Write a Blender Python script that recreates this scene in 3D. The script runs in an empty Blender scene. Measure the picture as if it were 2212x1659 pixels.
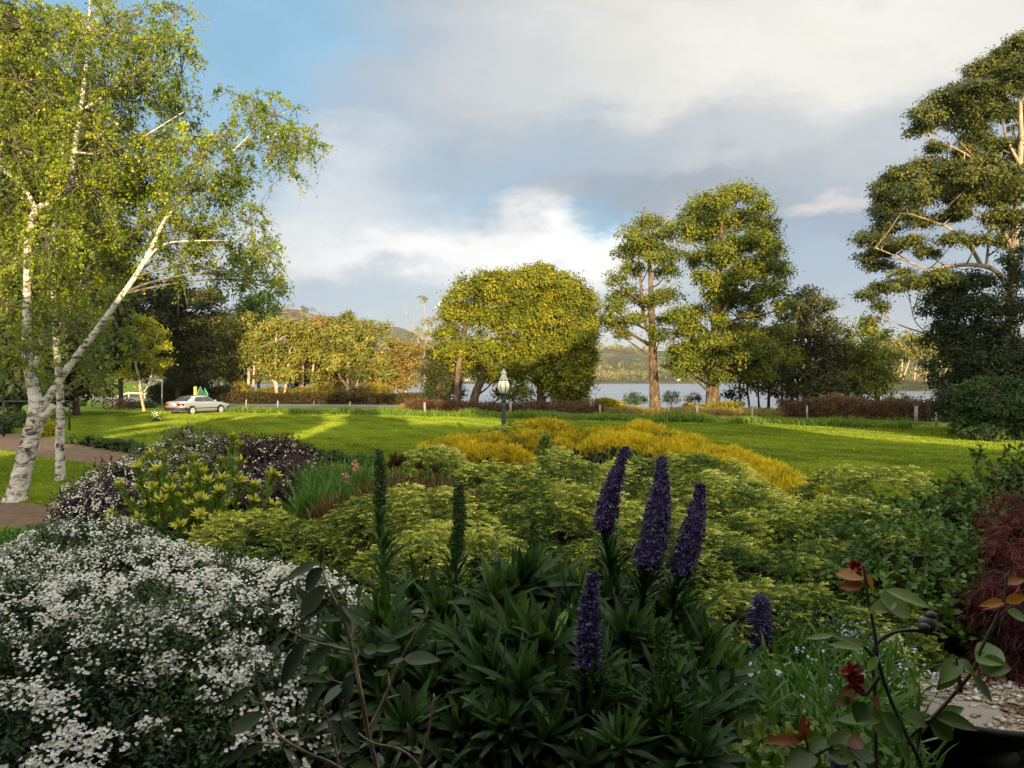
import bpy, math
import numpy as np
R = math.radians
rng = np.random.default_rng(11)
S = 1024/2212.0; F = 770.0; HY = 379.0; CZ = 2.7
C = bpy.context.scene.collection
sc = bpy.context.scene

def at(px, py, d):                       # a point seen in the photo, d metres out
    return np.array([(px-1106)*S*d/F, d, CZ-(py*S-HY)*d/F])
def nrm(a):
    return a/(np.linalg.norm(a, axis=-1, keepdims=True)+1e-9)
def rv(n, s=1.0):
    return rng.normal(0, s, (n, 3))
def us(n):
    return nrm(rng.normal(0, 1, (n, 3)))

# ------------------------------------------------------------ objects
def tag(o, label=None, cat=None, group=None, kind=None):
    if label: o['label'] = label
    if cat: o['category'] = cat
    if group: o['group'] = group
    if kind: o['kind'] = kind
    return o
def empty(name, loc, label=None, cat=None, group=None, rz=0.0):
    o = bpy.data.objects.new(name, None); C.objects.link(o)
    o.location = tuple(float(v) for v in loc); o.rotation_euler = (0, 0, rz)
    o.empty_display_size = .2
    return tag(o, label, cat, group)
def copy_tree(o, parent=None):
    c = o.copy(); C.objects.link(c); c.parent = parent
    for ch in list(o.children): copy_tree(ch, c)
    return c

class Geo:
    """collects vertices, faces and one float per vertex, then links ONE mesh"""
    def __init__(s): s.V = []; s.F = {3: [], 4: []}; s.A = []; s.n = 0; s.big = []
    def add(s, V, F, a=0.5):
        V = np.asarray(V, float).reshape(-1, 3); F = np.asarray(F, int)
        s.V.append(V); s.F[F.shape[1]].append(F+s.n)
        s.A.append(np.broadcast_to(np.asarray(a, float), (len(V),)).copy()); s.n += len(V)
    def ngon(s, V, a=.5):
        V = np.asarray(V, float); s.big.append(np.arange(len(V))+s.n); s.V.append(V)
        s.A.append(np.full(len(V), a)); s.n += len(V)
    def build(s, name, mat, parent=None, origin=None, smooth=False):
        V = np.concatenate(s.V); A = np.concatenate(s.A)
        if parent is not None and origin is None: origin = np.array(parent.location)
        if origin is None: origin = np.zeros(3)
        rz = parent.rotation_euler[2] if parent is not None and getattr(s, 'local', False) is False else 0
        Vl = V if getattr(s, 'local', False) else V-np.asarray(origin)
        if rz and not getattr(s, 'local', False):
            c, q = math.cos(-rz), math.sin(-rz)
            Vl = np.stack([Vl[:, 0]*c-Vl[:, 1]*q, Vl[:, 0]*q+Vl[:, 1]*c, Vl[:, 2]], 1)
        me = bpy.data.meshes.new(name)
        f3 = np.concatenate(s.F[3]) if s.F[3] else np.zeros((0, 3), int)
        f4 = np.concatenate(s.F[4]) if s.F[4] else np.zeros((0, 4), int)
        loops = np.concatenate([f3.ravel(), f4.ravel()]+s.big) if s.big else np.concatenate([f3.ravel(), f4.ravel()])
        tot = np.concatenate([np.full(len(f3), 3), np.full(len(f4), 4), np.array([len(b) for b in s.big], int)])
        st = np.concatenate([[0], np.cumsum(tot)[:-1]])
        me.vertices.add(len(Vl)); me.vertices.foreach_set('co', Vl.astype(np.float32).ravel())
        me.loops.add(len(loops)); me.loops.foreach_set('vertex_index', loops.astype(np.int32))
        me.polygons.add(len(tot)); me.polygons.foreach_set('loop_start', st.astype(np.int32))
        me.polygons.foreach_set('loop_total', tot.astype(np.int32))
        if smooth: me.polygons.foreach_set('use_smooth', np.ones(len(tot), bool))
        at_ = me.attributes.new('v', 'FLOAT', 'POINT'); at_.data.foreach_set('value', A.astype(np.float32))
        me.update(calc_edges=True)
        me.materials.append(mat)
        o = bpy.data.objects.new(name, me); C.objects.link(o)
        if parent is not None: o.parent = parent
        elif not getattr(s, 'local', False): o.location = tuple(float(v) for v in origin)
        return o
def LG():
    g = Geo(); g.local = True; return g

# ------------------------------------------------------------ shapes
def resample(P, Rr, n):
    P = np.asarray(P, float); Rr = np.asarray(Rr, float)
    if len(P) > 2:                                        # catmull-rom
        Q = np.vstack([2*P[0]-P[1], P, 2*P[-1]-P[-2]]); out = []; rr = []
        m = max(2, n//(len(P)-1))
        for i in range(len(P)-1):
            t = np.linspace(0, 1, m, endpoint=(i == len(P)-2))[:, None]
            p0, p1, p2, p3 = Q[i:i+4]
            out.append(.5*((2*p1)+(-p0+p2)*t+(2*p0-5*p1+4*p2-p3)*t*t+(-p0+3*p1-3*p2+p3)*t**3))
            rr.append(Rr[i]+(Rr[i+1]-Rr[i])*t[:, 0])
        return np.vstack(out), np.concatenate(rr)
    t = np.linspace(0, 1, n)[:, None]
    return P[0]+(P[1]-P[0])*t, Rr[0]+(Rr[1]-Rr[0])*t[:, 0]
def tube(g, P, Rr, k=8, a=.5, rough=0.0, cap=True):
    P = np.asarray(P, float); n = len(P); Rr = np.broadcast_to(np.asarray(Rr, float), (n,))
    T = nrm(np.gradient(P, axis=0))
    ref = np.array([0, 0, 1.]) if abs(T[0][2]) < .8 else np.array([0, 1., 0])
    X = nrm(np.cross(T, ref)); Y = np.cross(T, X)
    th = np.arange(k)/k*2*math.pi
    rad = Rr[:, None]*(1+(rng.normal(0, rough, (n, k)) if rough else 0))
    V = P[:, None]+rad[..., None]*(np.cos(th)[None, :, None]*X[:, None]+np.sin(th)[None, :, None]*Y[:, None])
    i = np.arange(n-1)[:, None]*k; j = np.arange(k)[None]; j2 = (j+1) % k
    Fq = np.stack([i+j, i+j2, i+k+j2, i+k+j], -1).reshape(-1, 4)
    aa = np.repeat(np.broadcast_to(a, (n,)), k)
    base = g.n
    g.add(V.reshape(-1, 3), Fq, aa)
    if cap:
        g.big.append(np.arange(k)[::-1]+base); g.big.append(np.arange(k)+base+(n-1)*k)
def lathe(g, prof, c=(0, 0, 0), k=24, a=.5, caps=True):
    prof = np.asarray(prof, float); n = len(prof); th = np.arange(k)/k*2*math.pi
    V = np.stack([prof[:, 0][:, None]*np.cos(th)+c[0], prof[:, 0][:, None]*np.sin(th)+c[1],
                  np.broadcast_to(prof[:, 1][:, None]+c[2], (n, k))], -1)
    i = np.arange(n-1)[:, None]*k; j = np.arange(k)[None]; j2 = (j+1) % k
    base = g.n
    g.add(V.reshape(-1, 3), np.stack([i+j, i+j2, i+k+j2, i+k+j], -1).reshape(-1, 4), a)
    if caps:
        g.big.append(np.arange(k)[::-1]+base); g.big.append(np.arange(k)+base+(n-1)*k)
def box(g, c, s, rz=0.0, a=.5, taper=1.0):
    c = np.asarray(c, float); h = np.asarray(s, float)/2
    q = np.array([[x, y, z] for z in (-1, 1) for x, y in ((-1, -1), (1, -1), (1, 1), (-1, 1))], float)*h
    q[4:, :2] *= taper
    co, si = math.cos(rz), math.sin(rz)
    q = np.stack([q[:, 0]*co-q[:, 1]*si, q[:, 0]*si+q[:, 1]*co, q[:, 2]], 1)+c
    g.add(q, [[0, 3, 2, 1], [4, 5, 6, 7], [0, 1, 5, 4], [1, 2, 6, 5], [2, 3, 7, 6], [3, 0, 4, 7]], a)
def ico(g, c, r, a=.5, bump=0.12, n=14, m=9, flat=None):
    th = np.arange(n)/n*2*math.pi; ph = np.linspace(0, math.pi, m)
    u = np.stack([np.sin(ph)[:, None]*np.cos(th), np.sin(ph)[:, None]*np.sin(th), np.broadcast_to(np.cos(ph)[:, None], (m, n))], -1)
    f = rng.uniform(2, 4, 3); p = rng.uniform(0, 6, 3)
    d = 1+bump*(np.sin(u[..., 0]*f[0]+p[0])+np.sin(u[..., 1]*f[1]+p[1])+np.sin(u[..., 2]*f[2]+p[2]))*.6
    V = u*d[..., None]*np.asarray(r)+np.asarray(c)
    i = np.arange(m-1)[:, None]*n; j = np.arange(n)[None]; j2 = (j+1) % n
    g.add(V.reshape(-1, 3), np.stack([i+j, i+n+j, i+n+j2, i+j2], -1).reshape(-1, 4), a)
def leaves(g, P, D, N, L, W, a, fold=.15, mid=.45):
    """one folded diamond per leaf"""
    n = len(P)
    if n == 0: return
    D = nrm(D); Sd = nrm(np.cross(D, N)); N2 = np.cross(Sd, D)
    L = np.broadcast_to(L, (n,))[:, None]; W = np.broadcast_to(W, (n,))[:, None]
    V = np.empty((n, 4, 3))
    V[:, 0] = P; V[:, 2] = P+D*L
    V[:, 1] = P+D*L*mid+Sd*W*.5+N2*W*fold; V[:, 3] = P+D*L*mid-Sd*W*.5+N2*W*fold
    b = np.arange(n)[:, None]*4
    Fx = np.concatenate([b+np.array([0, 1, 2]), b+np.array([0, 2, 3])])
    a = np.broadcast_to(a, (n,))
    g.add(V.reshape(-1, 3), Fx, np.repeat(a, 4))
def blades(g, P, D, N, L, W, a, seg=4, curl=.5, fold=.25, prof='lance', tip=None):
    """long curved leaves with a midrib fold"""
    n = len(P)
    if n == 0: return
    D = nrm(D); Sd = nrm(np.cross(D, N)); N2 = np.cross(Sd, D)
    L = np.broadcast_to(L, (n,)); W = np.broadcast_to(W, (n,)); curl = np.broadcast_to(curl, (n,))
    t = np.linspace(0, 1, seg+1)
    if prof == 'lance': w = np.interp(t, [0, .15, .45, .8, 1], [.35, .7, 1, .55, .02])
    elif prof == 'oval': w = np.interp(t, [0, .12, .35, .6, .85, 1], [.12, .62, 1, .92, .45, .02])
    else: w = np.interp(t, [0, .3, .8, 1], [.9, 1, .7, .05])
    V = np.empty((n, seg+1, 3, 3))
    for i, ti in enumerate(t):
        ang = curl*ti
        off = D*(L*ti*np.cos(ang*.5))[:, None]-N2*(L*ti*np.sin(ang*.5))[:, None]
        c = P+off; nn = N2
        V[:, i, 1] = c
        V[:, i, 0] = c+Sd*(W*.5*w[i])[:, None]+nn*(W*w[i]*fold*.5)[:, None]
        V[:, i, 2] = c-Sd*(W*.5*w[i])[:, None]+nn*(W*w[i]*fold*.5)[:, None]
    b = np.arange(n)[:, None, None]*(seg+1)*3
    i = (np.arange(seg)*3)[None, :, None]
    q = np.concatenate([b+i+np.array([0, 1, 4, 3]), b+i+np.array([1, 2, 5, 4])], 1).reshape(-1, 4)
    a = np.broadcast_to(a, (n,))
    av = np.repeat(a[:, None], (seg+1)*3, 1)
    if tip is not None: av = av+np.repeat(t*tip, 3)[None]
    g.add(V.reshape(-1, 3), q, av.ravel())

# ------------------------------------------------------------ materials
def newmat(name):
    m = bpy.data.materials.new(name); m.use_nodes = True
    nt = m.node_tree; nt.nodes.clear(); return m, nt
def N_(nt, t, **kw):
    n = nt.nodes.new(t)
    for k, v in kw.items():
        if k.startswith('i_'):
            key = k[2:]; key = int(key) if key.isdigit() else key.replace('_', ' ')
            n.inputs[key].default_value = v
        else: setattr(n, k, v)
    return n
def ramp(nt, fac, stops, interp='LINEAR'):
    r = nt.nodes.new('ShaderNodeValToRGB'); cr = r.color_ramp; cr.interpolation = interp
    while len(cr.elements) < len(stops): cr.elements.new(.5)
    for e, (p, c) in zip(cr.elements, stops): e.position = p; e.color = (*c, 1)
    if fac is not None: nt.links.new(fac, r.inputs[0])
    return r
def leafmat(name, stops, rough=.45, trans=.3, spec=.3, tgain=1.25):
    m, nt = newmat(name); L = nt.links.new
    at_ = N_(nt, 'ShaderNodeAttribute', attribute_name='v')
    rp = ramp(nt, at_.outputs['Fac'], stops)
    p = N_(nt, 'ShaderNodeBsdfPrincipled'); p.inputs['Roughness'].default_value = rough
    p.inputs['Specular IOR Level'].default_value = spec
    L(rp.outputs[0], p.inputs['Base Color'])
    t = N_(nt, 'ShaderNodeBsdfTranslucent')
    mx = N_(nt, 'ShaderNodeMixRGB', blend_type='MULTIPLY'); mx.inputs[0].default_value = 1
    mx.inputs[2].default_value = (tgain, tgain*1.05, tgain*.6, 1)
    L(rp.outputs[0], mx.inputs[1]); L(mx.outputs[0], t.inputs[0])
    ms = N_(nt, 'ShaderNodeMixShader'); ms.inputs[0].default_value = trans
    L(p.outputs[0], ms.inputs[1]); L(t.outputs[0], ms.inputs[2])
    o = N_(nt, 'ShaderNodeOutputMaterial'); L(ms.outputs[0], o.inputs[0]); return m
def simple(name, col, rough=.6, metal=0.0, spec=.5, noise=0.0, nscale=8, col2=None, bump=0.0, stretch=(1, 1, 1), coat=0.0, coord='Object'):
    m, nt = newmat(name); L = nt.links.new
    p = N_(nt, 'ShaderNodeBsdfPrincipled'); p.inputs['Roughness'].default_value = rough
    p.inputs['Metallic'].default_value = metal; p.inputs['Specular IOR Level'].default_value = spec
    p.inputs['Base Color'].default_value = (*col, 1); p.inputs['Coat Weight'].default_value = coat
    if noise or bump or col2:
        tc = N_(nt, 'ShaderNodeTexCoord'); mp = N_(nt, 'ShaderNodeMapping'); mp.inputs['Scale'].default_value = stretch
        L(tc.outputs[coord], mp.inputs[0])
        nz = N_(nt, 'ShaderNodeTexNoise'); nz.inputs['Scale'].default_value = nscale; nz.inputs['Detail'].default_value = 6
        nz.inputs['Roughness'].default_value = .6
        L(mp.outputs[0], nz.inputs['Vector'])
        c2 = col2 or tuple(c*(1-noise) for c in col)
        rp = ramp(nt, nz.outputs['Fac'], [(.35, c2), (.65, col)])
        L(rp.outputs[0], p.inputs['Base Color'])
        if bump:
            b = N_(nt, 'ShaderNodeBump'); b.inputs['Strength'].default_value = 1; b.inputs['Distance'].default_value = bump
            L(nz.outputs['Fac'], b.inputs['Height']); L(b.outputs[0], p.inputs['Normal'])
    o = N_(nt, 'ShaderNodeOutputMaterial'); L(p.outputs[0], o.inputs[0]); return m
# ------------------------------------------------------------ camera, render, sun, sky
cam = bpy.data.cameras.new('camera'); co = bpy.data.objects.new('camera', cam); C.objects.link(co)
co.location = (0, 0, CZ); co.rotation_euler = (R(90), 0, 0)
cam.sensor_width = 36; cam.lens = F/1024*36; cam.shift_y = -(384-HY)/1024
cam.clip_start = .05; cam.clip_end = 12000
sc.camera = co
SUN_EL = 6.6; SUN_AZ = -7.0        # light travels towards +Y and a little to -X
sd = np.array([math.sin(R(SUN_AZ))*math.cos(R(SUN_EL)), math.cos(R(SUN_AZ))*math.cos(R(SUN_EL)), -math.sin(R(SUN_EL))])
sun = bpy.data.lights.new('sun', 'SUN'); sun.energy = 5.0; sun.angle = R(.4); sun.color = (1.0, .76, .42)
so = bpy.data.objects.new('sun', sun); C.objects.link(so)
from mathutils import Vector
so.rotation_euler = Vector(tuple(sd)).to_track_quat('-Z', 'Y').to_euler(); so.location = (6, -30, 20)
sc.view_settings.view_transform = 'Standard'; sc.view_settings.look = 'None'
sc.view_settings.gamma = 1; sc.view_settings.exposure = 1.12
sc.cycles.max_bounces = 6; sc.cycles.diffuse_bounces = 1; sc.cycles.glossy_bounces = 2
sc.cycles.transmission_bounces = 3; sc.cycles.transparent_max_bounces = 6; sc.cycles.sample_clamp_indirect = 4
sc.cycles.use_denoising = True
sc.render.film_transparent = False

W = bpy.data.worlds.new('World'); sc.world = W; W.use_nodes = True
nt = W.node_tree; nt.nodes.clear(); L = nt.links.new
BG = .1
out = N_(nt, 'ShaderNodeOutputWorld'); bg = N_(nt, 'ShaderNodeBackground'); bg.inputs[1].default_value = BG
L(bg.outputs[0], out.inputs[0])
sky = N_(nt, 'ShaderNodeTexSky', sky_type='NISHITA', sun_disc=False, sun_elevation=R(SUN_EL), sun_rotation=R(180+SUN_AZ))
sky.air_density = 1.2; sky.dust_density = .6
tc = N_(nt, 'ShaderNodeTexCoord'); sx = N_(nt, 'ShaderNodeSeparateXYZ'); L(tc.outputs['Generated'], sx.inputs[0])
def M(op, a, b=None, c=None):
    n = N_(nt, 'ShaderNodeMath', operation=op)
    for i, v in enumerate((a, b, c)):
        if v is None: continue
        if isinstance(v, (int, float)): n.inputs[i].default_value = v
        else: L(v, n.inputs[i])
    return n.outputs[0]
az = M('ARCTAN2', sx.outputs[0], sx.outputs[1]); el = M('ARCSINE', sx.outputs[2])
def vec(a, b, c=None):
    n = N_(nt, 'ShaderNodeCombineXYZ'); L(a, n.inputs[0]); L(b, n.inputs[1])
    if c is not None: L(c, n.inputs[2])
    return n.outputs[0]
P0 = vec(az, el)
def noise(vecin, scale, detail=5, rough=.55, stretch=(1, 2.2, 1), off=(0, 0, 0), dist=0.0):
    mp = N_(nt, 'ShaderNodeMapping'); mp.inputs['Scale'].default_value = stretch; mp.inputs['Location'].default_value = off
    L(vecin, mp.inputs[0]); n = N_(nt, 'ShaderNodeTexNoise'); L(mp.outputs[0], n.inputs['Vector'])
    n.inputs['Scale'].default_value = scale; n.inputs['Detail'].default_value = detail; n.inputs['Roughness'].default_value = rough
    n.inputs['Distortion'].default_value = dist
    return n
nz1 = noise(tc.outputs['Generated'], 2.6, 7, .6, (1, 1, 2.4))
nz2 = noise(tc.outputs['Generated'], 6.5, 6, .6, (1, 1, 2.0), (3, 5, 1))
def vm(op, a, b=None, sc_=None):
    n = N_(nt, 'ShaderNodeVectorMath', operation=op)
    for i, v in enumerate((a, b)):
        if v is None: continue
        if isinstance(v, tuple): n.inputs[i].default_value = v
        else: L(v, n.inputs[i])
    if sc_ is not None: n.inputs['Scale'].default_value = sc_
    return n.outputs[0] if op != 'LENGTH' else n.outputs['Value']
d1 = vm('SCALE', vm('SUBTRACT', nz1.outputs['Color'], (.5, .5, .5)), None, .30)
d2 = vm('SCALE', vm('SUBTRACT', nz2.outputs['Color'], (.5, .5, .5)), None, .11)
PD = vm('ADD', vm('ADD', P0, d1), d2)
SKL = .865
def K(r, g, b): return (r*SKL/BG, g*SKL/BG, b*SKL/BG, 1)
def mix(f, a, b):
    n = N_(nt, 'ShaderNodeMixRGB')
    if isinstance(f, float): n.inputs[0].default_value = f
    else: L(f, n.inputs[0])
    for i, v in ((1, a), (2, b)):
        if isinstance(v, tuple): n.inputs[i].default_value = v
        else: L(v, n.inputs[i])
    return n.outputs[0]
def blob(col, base, x, y, rx, ry, amt=1.0, rot=0.0, soft=.15):
    """cloud patch centred on the direction photo pixel (x,y) looks along"""
    a0 = math.atan((x-1106)*S/F); e0 = math.atan((HY-y*S)/math.hypot(F, (x-1106)*S))
    mp = N_(nt, 'ShaderNodeMapping', vector_type='TEXTURE'); mp.inputs['Location'].default_value = (a0, e0, 0)
    mp.inputs['Rotation'].default_value = (0, 0, rot); mp.inputs['Scale'].default_value = (rx*S/F, ry*S/F, 1)
    L(PD, mp.inputs[0]); ln = vm('LENGTH', mp.outputs[0])
    mr = N_(nt, 'ShaderNodeMapRange', interpolation_type='SMOOTHSTEP')
    mr.inputs['From Min'].default_value = soft; mr.inputs['From Max'].default_value = 1.25
    mr.inputs['To Min'].default_value = amt; mr.inputs['To Max'].default_value = 0
    L(ln, mr.inputs[0]); return mix(mr.outputs[0], base, col)
# colours are scene radiance before exposure
blue = mix(.75, sky.outputs[0], K(.155, .31, .50))
col = mix(.9, sky.outputs[0], K(.22, .265, .31))                       # overall grey-blue cloud
SKYBLOBS = [
 (K(.155, .285, .40), 520, 60, 330, 300, 1, 0), (K(.15, .275, .39), 200, 0, 420, 420, 1, 0),
 (K(.15, .30, .43), 720, 250, 300, 150, .75, .5),
 (K(.235, .275, .33), 860, 310, 260, 180, .8, .3), (K(.26, .29, .33), 980, 120, 320, 160, .8, .3),
 (K(.40, .40, .395), 1500, 120, 620, 210, .95, 0), (K(.50, .49, .45), 1900, 20, 620, 190, .9, 0), (K(.44, .43, .40), 1450, -60, 500, 140, .9, 0),
 (K(.33, .35, .37), 1650, 350, 420, 130, .8, 0),
 (K(.42, .43, .45), 1000, 560, 520, 170, .95, 0), (K(.62, .62, .60), 1200, 550, 300, 110, .95, 0),
 (K(.52, .52, .52), 880, 530, 330, 90, .8, 0), (K(.38, .41, .44), 760, 420, 240, 120, .8, .4), (K(.25, .31, .37), 720, 670, 320, 90, .85, 0),
 (K(.18, .28, .37), 1180, 390, 380, 80, .85, .25), (K(.15, .32, .45), 1330, 490, 120, 70, 1, .6), (K(.19, .28, .36), 960, 360, 150, 60, .5, .3),
 (K(.19, .22, .26), 1420, 440, 420, 85, .85, .12), (K(.26, .28, .31), 1300, 330, 350, 90, .5, .1),
 (K(.185, .235, .295), 1780, 560, 330, 150, 1, 0), (K(.21, .27, .335), 1820, 660, 300, 90, .9, 0),
 (K(.40, .38, .37), 1790, 465, 110, 32, .85, .35),
]
for c, x, y, rx, ry, am, ro in SKYBLOBS: col = blob(c, col, x, y, rx, ry, am, ro)
# fine mottling of the cloud
mt = N_(nt, 'ShaderNodeMapRange'); mt.inputs['From Min'].default_value = .3; mt.inputs['From Max'].default_value = .7
mt.inputs['To Min'].default_value = .94; mt.inputs['To Max'].default_value = 1.05
nz3 = noise(PD, 7, 8, .62, (1, 2.4, 1), (2, 2, 0)); L(nz3.outputs['Fac'], mt.inputs[0])
col = vm('SCALE', col); nt.links.new(mt.outputs[0], col.node.inputs['Scale'])
# the open sky overhead and round the low sun is brighter than the bank of cloud ahead
hi = N_(nt, 'ShaderNodeMapRange', interpolation_type='SMOOTHSTEP'); hi.inputs['From Min'].default_value = R(30); hi.inputs['From Max'].default_value = R(52)
L(el, hi.inputs[0]); col = mix(hi.outputs[0], col, K(.95, .96, .96))
bk = N_(nt, 'ShaderNodeMapRange', interpolation_type='SMOOTHSTEP'); bk.inputs['From Min'].default_value = -.15; bk.inputs['From Max'].default_value = .55
L(M('MULTIPLY', sx.outputs[1], -1.0), bk.inputs[0]); col = mix(bk.outputs[0], col, K(1.1, 1.03, .88))
L(col, bg.inputs[0])

# ------------------------------------------------------------ thin evening air
def haze():
    m = bpy.data.materials.new('thin haze'); m.use_nodes = True; t = m.node_tree; t.nodes.clear()
    v = t.nodes.new('ShaderNodeVolumePrincipled'); v.inputs['Color'].default_value = (.80, .86, .95, 1); v.inputs['Density'].default_value = .00006; v.inputs['Anisotropy'].default_value = 0.0
    o = t.nodes.new('ShaderNodeOutputMaterial'); t.links.new(v.outputs[0], o.inputs['Volume'])
    g = LG(); box(g, (0, 4450, 102), (21000, 9300, 220)); ob = g.build('haze', m); ob['kind'] = 'stuff'
haze()
sc.cycles.volume_bounces = 0
# ------------------------------------------------------------ terrain
def sm(t): t = np.clip(t, 0, 1); return t*t*(3-2*t)
def coast(x): return np.interp(x, [-200, -90, -60, -35, -12, 0, 20, 45, 60, 90, 300], [150, 128, 118, 112, 98, 78, 70, 68, 62, 50, 40])
def vnoise(x, y, sc_, seed=0):
    """smooth value noise"""
    r = np.random.default_rng(seed+99); G = r.random((64, 64))
    u = np.asarray(x)/sc_; v = np.asarray(y)/sc_
    i = np.floor(u).astype(int); j = np.floor(v).astype(int); fu = sm(u-i); fv = sm(v-j)
    g = lambda a, b: G[a % 64, b % 64]
    return (g(i, j)*(1-fu)+g(i+1, j)*fu)*(1-fv)+(g(i, j+1)*(1-fu)+g(i+1, j+1)*fu)*fv-.5
def hills(x, y):
    h = np.zeros_like(x)
    def G(px, d, H, sx_, sy): 
        nonlocal h
        xc = (px-1106)*S*d/F
        h = np.maximum(h, H*np.exp(-.5*((x-xc)/sx_)**2-.5*((y-d)/sy)**2))
    G(640, 1350, 124, 95, 190); G(545, 1350, 112, 120, 190); G(380, 1300, 110, 160, 200); G(740, 1350, 78, 90, 200)
    G(850, 2900, 200, 160, 350); G(900, 2950, 160, 260, 350); G(1010, 2950, 145, 260, 350); G(1180, 2950, 140, 260, 350); G(1320, 2900, 128, 240, 350)
    G(1600, 2900, 120, 420, 350); G(2000, 2900, 150, 400, 350)
    G(900, 1500, 62, 190, 230); G(1080, 1500, 60, 190, 230); G(1300, 1500, 62, 260, 230); G(1650, 1500, 55, 330, 230); G(2000, 1500, 60, 300, 230)
    return h
def ground_z(x, y):
    x = np.asarray(x, float); y = np.asarray(y, float)
    z = .75*sm((10.5-y)/6.5)*sm((18-np.abs(x))/6)*sm((y+30)/8)
    yc = coast(x)
    z = z-5.5*sm((y-yc+3)/14)-.25*sm((y-62)/20)*(x > 0)
    # the hillside beyond the road on the far side of the birches
    z = z+14*sm((-x-58)/70)*sm((y-60)/60)*sm((260-y)/80)
    far = sm((y-905)/45)
    z = z+far*(3.2+hills(x, y)*1.0+vnoise(x, y, 120, 1)*14*sm((y-950)/200)+vnoise(x, y, 45, 2)*4*sm((y-950)/100))
    # headland across the water
    hx, hy = 188., 400.
    z = np.maximum(z, -5.5+7.5*np.exp(-((x-hx)/70)**4-((y-hy)/36)**4)) if True else z
    return z
def gz(x, y): return float(ground_z(np.array([x]), np.array([y]))[0])
yl = np.concatenate([np.linspace(-70, -2, 18), np.linspace(0, 30, 61), np.linspace(31, 140, 110), np.linspace(146, 470, 55), np.linspace(490, 900, 22),
                     np.linspace(906, 1500, 80), np.linspace(1515, 3600, 90), np.linspace(3700, 9000, 12)])
ul = np.linspace(-1, 1, 221)
YY, UU = np.meshgrid(yl, ul, indexing='ij')
XX = UU*(60+np.abs(YY)*1.05)
def sheet(name, X, Y, Z, mat, kind='structure'):
    g = Geo(); a, b = X.shape; i = np.arange(a-1)[:, None]*b; j = np.arange(b-1)[None]
    g.add(np.stack([X, Y, Z], -1).reshape(-1, 3), np.stack([i+j, i+j+1, i+b+j+1, i+b+j], -1).reshape(-1, 4), .5)
    o = g.build(name, mat, smooth=True); tag(o, kind=kind); return o

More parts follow.
